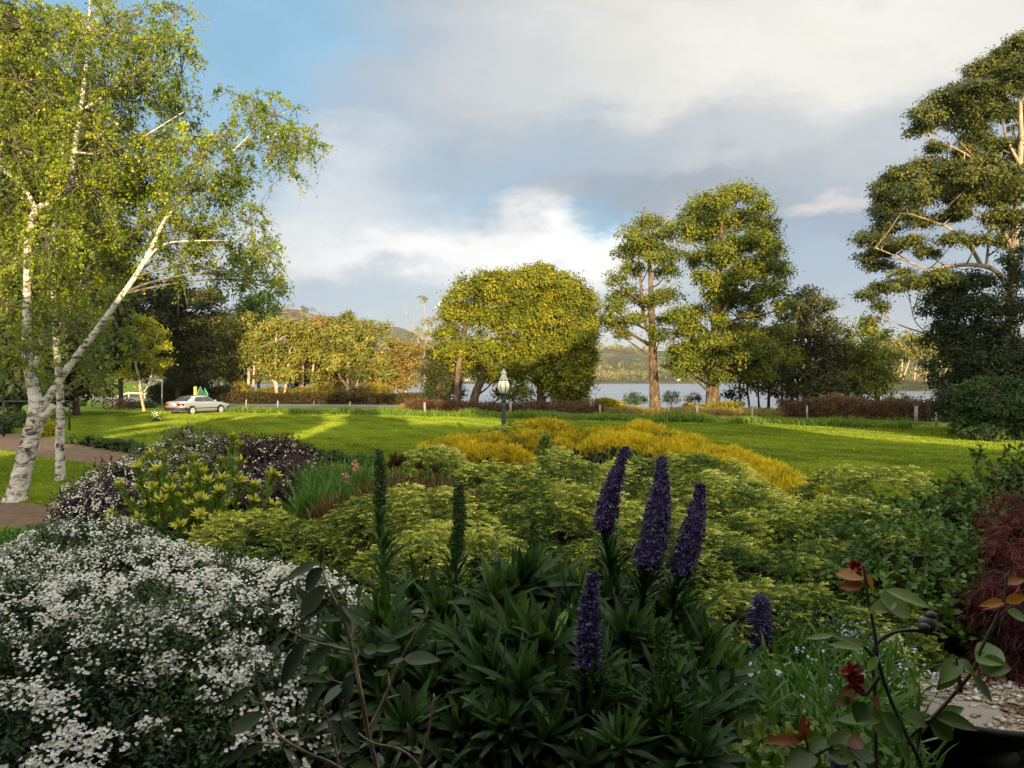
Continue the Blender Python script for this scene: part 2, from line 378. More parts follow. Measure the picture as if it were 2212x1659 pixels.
def groundmat():
    m, nt = newmat('lawn grass'); L = nt.links.new
    g = N_(nt, 'ShaderNodeNewGeometry'); sp = N_(nt, 'ShaderNodeSeparateXYZ'); L(g.outputs['Position'], sp.inputs[0])
    def nz(scale, det=5, st=(1, 1, 1), rough=.6):
        mp = N_(nt, 'ShaderNodeMapping'); mp.inputs['Scale'].default_value = st; L(g.outputs['Position'], mp.inputs[0])
        n = N_(nt, 'ShaderNodeTexNoise'); n.inputs['Scale'].default_value = scale; n.inputs['Detail'].default_value = det
        n.inputs['Roughness'].default_value = rough; L(mp.outputs[0], n.inputs['Vector']); return n.outputs['Fac']
    def mixc(f, a, b, bt='MIX'):
        n = N_(nt, 'ShaderNodeMixRGB', blend_type=bt)
        for i, v in enumerate((f, a, b)):
            if isinstance(v, (int, float)): n.inputs[i].default_value = v
            elif isinstance(v, tuple): n.inputs[i].default_value = (*v, 1)
            else: L(v, n.inputs[i])
        return n.outputs[0]
    n1 = nz(.55, 6, (1, 1, 1)); n2 = nz(5, 6, (1, 1.0, 1), .7); n3 = nz(30, 4)
    lawn = ramp(nt, n1, [(.3, (.085, .150, .006)), (.5, (.135, .205, .008)), (.72, (.185, .240, .012))]).outputs[0]
    lw2 = ramp(nt, n2, [(.3, (.055, .105, .005)), (.55, (.140, .21, .009)), (.75, (.225, .28, .025))]).outputs[0]
    lawn = mixc(.55, lawn, lw2)
    # mown bands
    wv = N_(nt, 'ShaderNodeTexWave', wave_type='BANDS', bands_direction='X'); wv.inputs['Scale'].default_value = .30; wv.inputs['Distortion'].default_value = .6
    mp = N_(nt, 'ShaderNodeMapping'); mp.inputs['Rotation'].default_value = (0, 0, R(62)); L(g.outputs['Position'], mp.inputs[0]); L(mp.outputs[0], wv.inputs['Vector'])
    lawn = mixc(wv.outputs['Fac'], mixc(1.0, lawn, (.93, .94, .93), 'MULTIPLY'), mixc(1.0, lawn, (1.05, 1.04, 1.0), 'MULTIPLY'))
    soil = ramp(nt, nz(9, 6), [(.3, (.018, .012, .007)), (.7, (.055, .038, .022))]).outputs[0]
    # planting bed close to the house is bare soil
    def step(sock, a, b):
        r = N_(nt, 'ShaderNodeMapRange', interpolation_type='SMOOTHSTEP'); r.inputs['From Min'].default_value = a; r.inputs['From Max'].default_value = b
        L(sock, r.inputs[0]); return r.outputs[0]
    bed = step(sp.outputs[1], 12.5, 11.5)
    col = mixc(bed, lawn, soil)
    # far country: pasture, scrub and dark wood
    farn = nz(.012, 7, (1, 1, 1), .65); fn2 = nz(.05, 6)
    past = ramp(nt, fn2, [(.38, (.050, .065, .020)), (.5, (.11, .13, .035)), (.62, (.20, .21, .07))]).outputs[0]
    wood = ramp(nt, fn2, [(.3, (.028, .034, .014)), (.55, (.065, .060, .026)), (.7, (.12, .085, .035))]).outputs[0]
    hgt = step(sp.outputs[2], 18, 75)
    fsel = ramp(nt, farn, [(.42, (0, 0, 0)), (.5, (1, 1, 1))]).outputs[0]
    farc = mixc(fsel, past, wood); farc = mixc(hgt, farc, wood)
    rocky = ramp(nt, nz(.03, 8, (1, 1, .4), .7), [(.45, (.075, .058, .028)), (.56, (.15, .10, .045)), (.66, (.30, .24, .16))]).outputs[0]
    rk = N_(nt, 'ShaderNodeMath', operation='MULTIPLY'); L(step(sp.outputs[2], 45, 85), rk.inputs[0]); L(step(sp.outputs[1], 1800, 1600), rk.inputs[1])
    farc = mixc(rk.outputs[0], farc, rocky)
    fy = step(sp.outputs[1], 300, 360)
    bank = step(sp.outputs[2], -.05, -.6)
    dry = ramp(nt, nz(1.5, 6), [(.3, (.05, .04, .015)), (.7, (.13, .11, .04))]).outputs[0]
    col = mixc(bank, col, dry); col = mixc(fy, col, farc)
    p = N_(nt, 'ShaderNodeBsdfPrincipled'); p.inputs['Roughness'].default_value = .85; p.inputs['Specular IOR Level'].default_value = .15
    L(col, p.inputs['Base Color'])
    b = N_(nt, 'ShaderNodeBump'); b.inputs['Distance'].default_value = .05; b.inputs['Strength'].default_value = .8
    ad = N_(nt, 'ShaderNodeMath', operation='ADD'); L(n2, ad.inputs[0]); L(n3, ad.inputs[1]); L(ad.outputs[0], b.inputs['Height'])
    L(b.outputs[0], p.inputs['Normal'])
    o = N_(nt, 'ShaderNodeOutputMaterial'); L(p.outputs[0], o.inputs[0]); return m
sheet('ground', XX, YY, ground_z(XX, YY), groundmat())

# water
def watermat():
    m, nt = newmat('river water'); L = nt.links.new
    g = N_(nt, 'ShaderNodeNewGeometry'); mp = N_(nt, 'ShaderNodeMapping'); mp.inputs['Scale'].default_value = (.35, 1, 1); L(g.outputs['Position'], mp.inputs[0])
    n = N_(nt, 'ShaderNodeTexNoise'); n.inputs['Scale'].default_value = .22; n.inputs['Detail'].default_value = 8; n.inputs['Roughness'].default_value = .65; L(mp.outputs[0], n.inputs['Vector'])
    p = N_(nt, 'ShaderNodeBsdfPrincipled'); p.inputs['Roughness'].default_value = .22; p.inputs['IOR'].default_value = 1.33
    r = ramp(nt, n.outputs['Fac'], [(.35, (.11, .13, .17)), (.55, (.18, .21, .27)), (.7, (.32, .35, .42))]); L(r.outputs[0], p.inputs['Base Color'])
    b = N_(nt, 'ShaderNodeBump'); b.inputs['Distance'].default_value = 1.2; b.inputs['Strength'].default_value = .9; L(n.outputs['Fac'], b.inputs['Height']); L(b.outputs[0], p.inputs['Normal'])
    o = N_(nt, 'ShaderNodeOutputMaterial'); L(p.outputs[0], o.inputs[0]); return m
wy = np.concatenate([np.linspace(42, 400, 40), np.linspace(420, 990, 20)]); WY, WU = np.meshgrid(wy, np.linspace(-1, 1, 41), indexing='ij')
sheet('water', WU*(250+WY*.9), WY, np.full_like(WY, -3.0), watermat())

# strips laid on the flat ground: (left edge, right edge) polylines
def strip(name, A, B, mat, dz=.004, m=60, k=6):
    A = np.array(A, float); B = np.array(B, float)
    def rs(P):
        s = np.concatenate([[0], np.cumsum(np.linalg.norm(np.diff(P, axis=0), axis=1))]); s /= s[-1]
        t = np.linspace(0, 1, m); return np.stack([np.interp(t, s, P[:, i]) for i in range(2)], 1)
    a, b = rs(A), rs(B); t = np.linspace(0, 1, k)[None, :, None]
    Q = a[:, None]*(1-t)+b[:, None]*t
    return sheet(name, Q[..., 0], Q[..., 1], ground_z(Q[..., 0], Q[..., 1])+dz, mat)
def pix(L_): return [tuple(at(x, y, CZ*F/(y*S-HY))[:2]) for x, y in L_]
gravel = simple('path gravel', (.15, .085, .042), .95, noise=.0, nscale=3, col2=(.075, .045, .024), bump=.01)
strip('garden_path', pix([(-120, 925), (0, 932), (143, 951), (300, 972), (480, 986), (690, 1000), (800, 1012)]),
      pix([(-120, 965), (0, 973), (73, 987), (170, 998), (230, 1010), (460, 1018), (700, 1022), (800, 1030)]), gravel)
strip('earth_patch', pix([(-150, 1080), (0, 1083), (60, 1088), (130, 1096), (200, 1110)]), pix([(-150, 1140), (0, 1140), (60, 1142), (130, 1138), (200, 1125)]), gravel)
asph = simple('road asphalt', (.16, .155, .15), .85, nscale=2, col2=(.11, .105, .10), bump=.004)
def offs(P, w):
    P = np.array(P, float); T = nrm(np.gradient(P, axis=0)); Nn = np.stack([-T[:, 1], T[:, 0]], 1); return P+Nn*w, P-Nn*w
RC, _ = resample(np.array([(20, 69, 0), (5, 73, 0), (-12, 76.5, 0), (-26, 79, 0), (-38, 85, 0), (-48, 96, 0), (-60, 112, 0), (-80, 128, 0), (-120, 142, 0)], float), np.ones(9), 64)
ra, rb = offs(RC[:, :2], 3.0)
strip('road', ra, rb, asph, .03, 90)
va, vb = offs(RC[:, :2], 4.4)
verge = simple('road verge gravel', (.20, .15, .10), .95, nscale=3, col2=(.11, .085, .05), bump=.01)
strip('road_verge', va, vb, verge, .012, 90)
ya, yb = offs(RC[:, :2]+0, .07)
strip('road_marking', ya, yb, simple('road paint', (.75, .75, .72), .6, nscale=6, col2=(.55, .55, .52)), .036, 90, 2)

# ------------------------------------------------------------ lawn blades, fine enough that nobody could count them
def inpoly(x, y, A, B):
    P = np.array(list(A)+list(B)[::-1]); r = np.zeros(len(x), bool); j = len(P)-1
    for i in range(len(P)):
        c = ((P[i, 1] > y) != (P[j, 1] > y)) & (x < (P[j, 0]-P[i, 0])*(y-P[i, 1])/(P[j, 1]-P[i, 1]+1e-12)+P[i, 0]); r ^= c; j = i
    return r
PA = (pix([(-120, 925), (0, 932), (143, 951), (300, 972), (480, 986), (690, 1000), (800, 1012)]), pix([(-120, 965), (0, 973), (73, 987), (170, 998), (230, 1010), (460, 1018), (700, 1022), (800, 1030)]))
PB = (pix([(-150, 1080), (0, 1083), (60, 1088), (130, 1096), (200, 1110)]), pix([(-150, 1140), (0, 1140), (60, 1142), (130, 1138), (200, 1125)]))
n = 620000
d = rng.uniform(13.5, 63, n)*1.0; a = rng.uniform(-.72, .74, n); x = a*d
edge = 52.5-.40*x                                       # lawn ends at the strap-leaf border
k = (d < np.minimum(edge, 64)) & ~((x > -9) & (x < 11) & (d < 16)) & ~inpoly(x, d, *PA) & ~inpoly(x, d, *PB)
x, d = x[k], d[k]; n = len(x)
lo = vnoise(x*.6, d*2.2, 1.3, 51)+.6*vnoise(x, d*2.0, .45, 52)
pat = vnoise(x, d, 5.5, 57)+.6*vnoise(x, d, 2.1, 58)
V = np.clip(.5+.36*pat+.42*lo+.30*np.sin((x*.88+d*.47)*2*math.pi/1.9)*.35+rng.normal(0, .14, n), 0, 1)
LF_lawn = leafmat('lawn blade', [(0, (.065, .105, .006)), (.5, (.165, .23, .012)), (1, (.28, .33, .028))], .5, .3, .2)
g = Geo(); hh = (.030+.0010*d)*rng.uniform(.6, 1.4, n)*(1+.3*lo)
leaves(g, np.stack([x, d, ground_z(x, d)-.004], 1), nrm(rv(n, .35)+np.array([0, 0, 1.])), nrm(rv(n, .5)*[1, 1, 0]+np.array([0, -1., .1])), hh, .022+.0011*d, V, .2, .4)
tag(g.build('lawn_blades', LF_lawn), 'mown green grass of the lawn', 'grass', kind='stuff')

n = 900; a = rng.uniform(-.62, .5, n); d = rng.uniform(15, 40, n)
leaves(g := Geo(), np.stack([a*d, d, ground_z(a*d, d)+.03+rng.random(n)*.02], 1), nrm(rv(n, 1)*[1, 1, .2]), nrm(rv(n, .3)+np.array([0, 0, 1.])), .07, .05, rng.random(n))
tag(g.build('fallen_leaves', leafmat('fallen leaf', [(0, (.16, .10, .03)), (1, (.40, .30, .08))], .6, .1, .2)), 'yellow-brown fallen leaves scattered on the lawn', 'leaves', kind='stuff')
# ------------------------------------------------------------ bark
def barkmat(name, stops, scale=6, stretch=(1, 1, .25), bump=.02, rough=.8):
    m, nt = newmat(name); L = nt.links.new
    tc = N_(nt, 'ShaderNodeTexCoord'); mp = N_(nt, 'ShaderNodeMapping'); mp.inputs['Scale'].default_value = stretch; L(tc.outputs['Object'], mp.inputs[0])
    n = N_(nt, 'ShaderNodeTexNoise'); n.inputs['Scale'].default_value = scale; n.inputs['Detail'].default_value = 6; n.inputs['Roughness'].default_value = .65; n.inputs['Distortion'].default_value = .6
    L(mp.outputs[0], n.inputs['Vector']); r = ramp(nt, n.outputs['Fac'], stops)
    p = N_(nt, 'ShaderNodeBsdfPrincipled'); p.inputs['Roughness'].default_value = rough; p.inputs['Specular IOR Level'].default_value = .2; L(r.outputs[0], p.inputs['Base Color'])
    b = N_(nt, 'ShaderNodeBump'); b.inputs['Distance'].default_value = bump; L(n.outputs['Fac'], b.inputs['Height']); L(b.outputs[0], p.inputs['Normal'])
    o = N_(nt, 'ShaderNodeOutputMaterial'); L(p.outputs[0], o.inputs[0]); return m
BK_birch = barkmat('birch bark', [(.36, (.03, .026, .024)), (.42, (.14, .12, .11)), (.47, (.42, .38, .34)), (.54, (.60, .56, .52)), (.7, (.76, .73, .70))], 4.2, (1, 1, 1.9), .03, .65)
BK_euc = barkmat('gum bark', [(.3, (.10, .075, .055)), (.48, (.27, .21, .155)), (.62, (.42, .35, .27)), (.75, (.55, .49, .41))], 3.5, (1, 1, .3), .03)
BK_pale = barkmat('pale gum bark', [(.3, (.20, .14, .09)), (.5, (.46, .37, .27)), (.7, (.60, .52, .42))], 3, (1, 1, .3), .02)
BK_dark = barkmat('dark bark', [(.3, (.025, .018, .012)), (.6, (.09, .06, .04)), (.8, (.14, .10, .07))], 5, (1, 1, .3), .03)
BK_brown = barkmat('brown bark', [(.3, (.030, .021, .015)), (.5, (.105, .072, .048)), (.62, (.19, .13, .085)), (.75, (.28, .20, .13))], 4, (1, 1, .35), .06)
BK_grey = barkmat('grey-brown limb bark', [(.3, (.05, .04, .032)), (.55, (.16, .135, .11)), (.75, (.34, .30, .26))], 5, (1, 1, .5), .01)

LF_birch = leafmat('birch leaf', [(0, (.05, .095, .006)), (.45, (.15, .21, .009)), (.8, (.29, .33, .012)), (1, (.46, .46, .03))], .4, .38, .4)
LF_dome = leafmat('wattle leaf', [(0, (.055, .08, .010)), (.5, (.15, .165, .013)), (1, (.29, .27, .022))], .6, .25, .15)
LF_tall = leafmat('blackwood leaf', [(0, (.05, .08, .012)), (.5, (.12, .145, .017)), (1, (.225, .22, .026))], .6, .22, .15)
LF_euc = leafmat('gum leaf', [(0, (.07, .09, .018)), (.5, (.17, .18, .03)), (.85, (.28, .25, .045)), (1, (.33, .24, .05))], .5, .2, .2)
LF_eucr = leafmat('rusty gum leaf', [(0, (.09, .08, .020)), (.5, (.20, .155, .032)), (1, (.32, .20, .05))], .5, .2, .2)
LF_big = leafmat('tall gum leaf', [(0, (.026, .037, .010)), (.5, (.068, .084, .017)), (1, (.16, .155, .026))], .45, .15, .2)
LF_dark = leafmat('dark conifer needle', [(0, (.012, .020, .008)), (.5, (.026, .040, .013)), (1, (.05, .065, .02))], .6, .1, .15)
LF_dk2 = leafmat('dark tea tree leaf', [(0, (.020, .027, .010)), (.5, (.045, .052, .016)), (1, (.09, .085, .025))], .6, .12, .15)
LF_gold = leafmat('golden ash leaf', [(0, (.12, .14, .012)), (.5, (.30, .30, .018)), (1, (.55, .50, .03))], .5, .4, .2)
LF_shr = leafmat('garden shrub leaf', [(0, (.018, .038, .010)), (.5, (.045, .085, .018)), (1, (.085, .14, .03))], .5, .2, .25)

def bez(p0, p1, lift, n=7):
    p0 = np.asarray(p0); p1 = np.asarray(p1); m = (p0+p1)/2+np.array([0, 0, lift])+rv(1, .06)[0]*np.linalg.norm(p1-p0)
    t = np.linspace(0, 1, n)[:, None]; return p0*(1-t)**2+2*m*t*(1-t)+p1*t*t
def crown(g, gb, blobs, cr, nl, Lf, Wf, k=1.0, down=.25, flat=.7, droop=0.0, vr=(.1, .9), stems=True, hollow=.35, trunkpts=None, twr=.02, sub=None, inner=0.0, twigs=True):
    """leaf clumps over each blob (centre, radii); limbs run from the trunk to it"""
    for c, r in blobs:
        c = np.asarray(c, float); r = np.asarray(r, float)
        area = 4*math.pi*((r[0]*r[1])**1.6/3+(r[0]*r[2])**1.6/3+(r[1]*r[2])**1.6/3)**(1/1.6)
        n = max(4, int(k*area/(math.pi*cr*cr)))
        u = us(n*2); u = u[(u[:, 2] > -down) | (rng.random(len(u)) < .25)][:n]; n = len(u)
        fr = 1.02-hollow*rng.random(n)**1.5+rng.normal(0, .09, n)
        if inner: fr = np.where(rng.random(n) < inner, rng.uniform(.2, .8, n), fr)
        cc = c+u*r*fr[:, None]
        nn = np.maximum(3, (nl*2.3*rng.uniform(.6, 1.3, n)).astype(int)); idx = np.repeat(np.arange(n), nn); m = len(idx)
        o = rv(m, .52)*cr*rng.uniform(.6, 1.35, n)[idx][:, None]; o[:, 2] *= flat
        P = cc[idx]+o
        Nn = nrm(.55*u[idx]+.45*nrm(o)+rv(m, .38)+np.array([0, 0, .25]))
        D = nrm(np.cross(Nn, us(m))+np.array([0, 0, -droop])+.25*u[idx])
        cv = rng.uniform(*vr, n)[idx]+rng.normal(0, .16, m)
        sc2 = rng.uniform(.65, 1.3, m)
        leaves(g, P, D, Nn, Lf*sc2, Wf*sc2, np.clip(cv, 0, 1))
        if gb is not None and stems:
            if trunkpts is not None:
                tp = trunkpts; hz = np.hypot(tp[:, 0]-c[0], tp[:, 1]-c[1]); d = hz+1.6*np.abs(tp[:, 2]-(c[2]-.55*hz-.2*r[2]))
                b0 = tp[np.argmin(d)]; ln = np.linalg.norm(b0[:3]-c)
                r0 = min(b0[3]*.55, .03+.022*ln)
                if True:
                    B = bez(b0[:3], c, -.05*ln, 9); tube(gb, B, np.linspace(max(r0, twr*1.5), twr*1.2, 9), 6, .5, .05, False)
            if twigs:
                for q in rng.permutation(n)[:max(4, min(14, n//3))]:
                    B = bez(c, cc[q], .05*r[2], 5); tube(gb, B, np.linspace(twr, twr*.35, 5), 4, .5, 0, False)

def px_blobs(L_, d, dep=1.0, jit=0.0):
    out = []
    for b in L_:
        x, y, rx, ry = b[:4]; dd = d+(b[4] if len(b) > 4 else rng.uniform(-jit, jit))
        c = at(x, y, dd); out.append((c, np.array([rx*S*dd/F, rx*S*dd/F*dep, ry*S*dd/F])))
    return out
def tree(name, label, d, trunks, blobs, leaf, bark, cat='tree', group=None, cr=.6, nl=14, Lf=.2, Wf=.12, k=1.0, jit=1.0, dep=.9, tr=8, twr=.03, rough=.04, **kw):
    bx, by = trunks[0][0][:2]; b = at(bx, by, d); b[2] = gz(b[0], b[1])
    e = empty(name, b, label, cat, group)
    gt, gc = Geo(), Geo(); gb = gt; tps = []
    for i, t in enumerate(trunks):
        P = np.array([at(q[0], q[1], d+(q[3] if len(q) > 3 else 0)) for q in t]); rr = np.array([q[2] for q in t], float)
        if abs(t[0][1]-by) < 12 and t[0][2] > .05:
            P[0][2] = gz(P[0][0], P[0][1])-.05
        P, rr = resample(P, rr, max(16, 7*len(t)))
        if i < 1 or (abs(t[0][1]-by) < 12): rr[:2] *= [1.35, 1.12]
        tube(gt, P, rr, 12 if rr[0] > .12 else 7, .5, rough, True); tps.append(np.concatenate([P, rr[:, None]], 1))
    tp = np.concatenate(tps)
    bl = px_blobs(blobs, d, dep, jit) if not isinstance(blobs[0][0], np.ndarray) else blobs
    crown(gc, gb, bl, cr, nl, Lf, Wf, k, trunkpts=tp, twr=twr, **kw)
    gt.build('trunk', bark, e, smooth=True)
    gc.build('crown', leaf, e)
    return e

# ------------------------------------------------------------ the two domed wattles
tree('wattle_tree', 'round-topped golden green wattle with two leaning pink-brown trunks', 61,
     [[(985, 892, .38), (988, 850, .30), (992, 790, .26), (1000, 740, .2), (1010, 680, .12)], [(1018, 893, .42), (1028, 850, .33), (1050, 800, .28), (1075, 755, .22), (1085, 690, .12)]],
     [(1010, 640, 38, 34), (1060, 622, 42, 36), (1110, 640, 45, 40), (985, 690, 30, 34), (1040, 690, 40, 34), (1090, 700, 45, 34), (965, 720, 20, 22), (1000, 750, 30, 24), (1050, 760, 34, 24, -1), (1035, 800, 24, 18), (965, 660, 10, 10), (1085, 760, 30, 26, 1), (1045, 765, 34, 24, 1.8), (1072, 815, 26, 24, 1.8), (1005, 795, 30, 22, 1.8), (960, 765, 22, 20, .5), (1095, 850, 22, 16, 2)],
     LF_dome, BK_brown, group='domed wattle trees on the river bank', cr=.5, nl=32, Lf=.20, Wf=.13, k=2.2, flat=.85, jit=.8)
tree('wattle_tree', 'broad domed wattle with one dark trunk, behind the garden lamp', 61.5,
     [[(1170, 893, .42), (1168, 840, .32), (1166, 780, .28), (1172, 700, .2), (1180, 640, .12)], [(1168, 790, .2), (1130, 750, .14), (1105, 720, .08)], [(1168, 770, .2), (1210, 730, .14), (1235, 700, .08)]],
     [(1160, 600, 36, 20), (1120, 616, 42, 30), (1170, 612, 50, 34), (1215, 630, 42, 40), (1245, 665, 40, 44), (1255, 720, 34, 44), (1250, 775, 32, 40), (1235, 825, 34, 34), (1190, 680, 55, 44), (1140, 690, 50, 44), (1200, 750, 50, 44), (1150, 755, 40, 36), (1215, 800, 40, 36), (1140, 800, 34, 26), (1110, 800, 26, 30, 1), (1240, 860, 28, 20), (1270, 700, 16, 24), (1262, 835, 20, 34), (1215, 850, 30, 20), (1185, 830, 24, 20), (1268, 770, 16, 40), (1130, 850, 18, 14)],
     LF_dome, BK_dark, group='domed wattle trees on the river bank', cr=.5, nl=32, Lf=.20, Wf=.13, k=2.2, flat=.855, jit=.8)
tree('cypress_tree', 'dense dark green cypress with a flat trimmed side beside the domed wattle', 63,
     [[(950, 890, .25), (950, 830, .18), (952, 780, .1)]], [(938, 775, 18, 24), (962, 765, 24, 20), (945, 810, 22, 26), (970, 810, 24, 28), (945, 850, 24, 26), (975, 850, 24, 26), (940, 876, 18, 14), (925, 850, 10, 30), (926, 800, 9, 30)],
     LF_dk2, BK_dark, cr=.5, nl=34, Lf=.2, Wf=.1, k=1.9, jit=.4)
# ------------------------------------------------------------ the two tall trees
tree('blackwood_tree', 'tall narrow tree with bare pinkish trunk beside the river, shorter of the tall pair', 64,
     [[(1415, 880, .5), (1413, 830, .38), (1410, 760, .32), (1408, 690, .28), (1406, 620, .2), (1402, 540, .12), (1400, 490, .06)], [(1410, 740, .14), (1392, 690, .16), (1385, 620, .12), (1380, 560, .06)]],
     [(1405, 560, 24, 20, -2.6), (1409, 650, 22, 14, -2.6), (1412, 715, 18, 10, -2.4), (1400, 485, 34, 24), (1370, 508, 34, 22), (1432, 505, 34, 26), (1395, 535, 52, 26), (1355, 545, 30, 22), (1445, 555, 30, 28), (1365, 585, 34, 16), (1440, 590, 34, 22), (1330, 610, 26, 20), (1350, 640, 40, 18), (1440, 640, 40, 16), (1320, 665, 30, 16), (1330, 700, 40, 16), (1365, 690, 30, 14), (1440, 690, 26, 14), (1310, 690, 18, 12), (1425, 730, 26, 16), (1345, 725, 24, 10), (1385, 655, 20, 12)],
     LF_tall, BK_brown, group='tall blackwoods beside the river', cr=.5, nl=20, Lf=.20, Wf=.12, k=1.6, jit=2.2, hollow=.75, flat=.8, twr=.035)
tree('blackwood_tree', 'tallest tree by the river, wide crown over a thick orange-lit trunk', 62,
     [[(1538, 888, .62), (1540, 830, .5), (1543, 760, .42), (1547, 690, .36), (1552, 620, .3), (1556, 540, .2), (1560, 470, .1)], [(1543, 740, .2), (1520, 710, .14), (1480, 715, .09), (1450, 735, .04)], [(1548, 690, .2), (1575, 650, .14), (1600, 600, .1)], [(1541, 800, .14), (1590, 795, .1), (1640, 815, .04)], [(1545, 715, .16), (1590, 690, .1), (1640, 680, .05)]],
     [(1555, 545, 34, 22, -3), (1550, 615, 34, 20, -3), (1552, 690, 26, 14, -3), (1540, 745, 34, 16, -3), (1570, 645, 34, 20, 2.5), (1545, 780, 26, 12, -2.6), (1590, 425, 46, 26), (1540, 445, 44, 28), (1640, 450, 30, 24), (1500, 470, 34, 26), (1480, 495, 24, 26), (1580, 480, 60, 30), (1650, 490, 32, 26), (1520, 510, 44, 26), (1620, 530, 60, 30), (1670, 545, 26, 24), (1560, 560, 44, 24), (1640, 580, 55, 30), (1685, 590, 24, 24), (1590, 610, 50, 28), (1660, 630, 40, 24), (1510, 600, 26, 14), (1500, 680, 34, 20), (1470, 690, 34, 22), (1490, 720, 40, 20), (1590, 720, 46, 26), (1640, 730, 44, 30), (1690, 720, 34, 24), (1560, 770, 40, 20), (1600, 765, 46, 22), (1660, 775, 40, 20), (1460, 760, 24, 18), (1500, 770, 36, 20), (1480, 800, 34, 22), (1530, 800, 30, 16), (1560, 660, 30, 18), (1620, 680, 30, 18), (1580, 800, 40, 16), (1640, 810, 34, 16), (1700, 770, 30, 22), (1600, 645, 44, 20), (1540, 640, 26, 16), (1500, 745, 36, 18, -1), (1590, 740, 40, 20, -1.5), (1650, 755, 40, 20, -1.5), (1620, 790, 40, 18), (1470, 790, 30, 18), (1555, 815, 30, 12), (1690, 660, 20, 16), (1500, 560, 26, 20)],
     LF_tall, BK_brown, group='tall blackwoods beside the river', cr=.52, nl=24, Lf=.20, Wf=.13, k=1.9, jit=2.4, hollow=.75, flat=.8, twr=.035)
DK = [
 ('dark evergreen with a sunlit yellow-green head, just right of the tallest tree'.replace('just right of', 'next to'), 66, [[(1745, 880, .35), (1745, 800, .25), (1750, 700, .12)], [(1710, 880, .2), (1712, 800, .1)]], [(1745, 645, 30, 24), (1770, 665, 30, 26), (1715, 680, 34, 26), (1765, 710, 44, 34), (1720, 730, 44, 34), (1700, 760, 40, 34), (1750, 780, 55, 40), (1790, 760, 40, 44), (1700, 810, 44, 26), (1780, 830, 50, 34), (1740, 845, 44, 20)], LF_dk2),
 ('low dark tea tree thicket crown over many thin stems near the bank', 68, [[(1660, 880, .14), (1662, 800, .09)], [(1690, 880, .12), (1688, 810, .07)], [(1640, 880, .1), (1636, 815, .06)], [(1620, 880, .1), (1612, 820, .06)], [(1600, 880, .1), (1596, 820, .06)], [(1722, 880, .12), (1725, 800, .06)]], [(1600, 815, 30, 22), (1640, 820, 34, 20), (1680, 815, 34, 24), (1715, 840, 30, 20), (1660, 850, 20, 10), (1585, 850, 22, 14)], LF_dk2),
 ('bushy olive evergreen with ragged top between the dark trees and the gap to the water', 67, [[(1895, 880, .25), (1893, 800, .18), (1885, 720, .08)]], [(1870, 715, 24, 24), (1895, 730, 24, 24), (1860, 760, 34, 34), (1905, 775, 34, 34), (1870, 810, 40, 30), (1915, 820, 26, 26), (1845, 830, 30, 24), (1885, 845, 34, 16)], LF_tall),
 ('dark evergreen with pale stems standing behind the red bracken', 70, [[(1830, 880, .25), (1828, 800, .18), (1825, 740, .08)]], [(1825, 740, 22, 24), (1840, 780, 34, 34), (1810, 800, 30, 30), (1830, 840, 44, 24), (1805, 760, 20, 24)], LF_dk2),
]
for lb, d, tr_, bl, lf in DK:
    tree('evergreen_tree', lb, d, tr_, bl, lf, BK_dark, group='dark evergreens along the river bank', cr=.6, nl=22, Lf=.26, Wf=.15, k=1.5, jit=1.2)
for (x, y, rx, ry, d, lb, lf) in [(1450, 858, 18, 22, 66, 'small dark conifer seedling against the water', LF_dark), (1370, 862, 26, 18, 66, 'spreading grey-green bush at the water\'s edge', LF_shr),
                          (1500, 862, 16, 18, 66, 'dark young shrub against the water near the thick trunk', LF_dk2), (1930, 868, 14, 14, 66, 'small yellow-green bush standing before the water gap', LF_dome), (1955, 862, 8, 16, 66.5, 'narrow dark bush beside the yellow-green one', LF_dark)]:
    tree('bank_shrub', lb, d, [[(x, 885, .05), (x+2, y, .03)]], [(x, y, rx*.8, ry*.7), (x-rx*.4, y+6, rx*.5, ry*.5), (x+rx*.4, y+4, rx*.5, ry*.5)], lf, BK_dark, cat='shrub', group='shrubs along the river bank', cr=.35, nl=16, Lf=.16, Wf=.08, k=1.3, jit=.3, twr=.015)

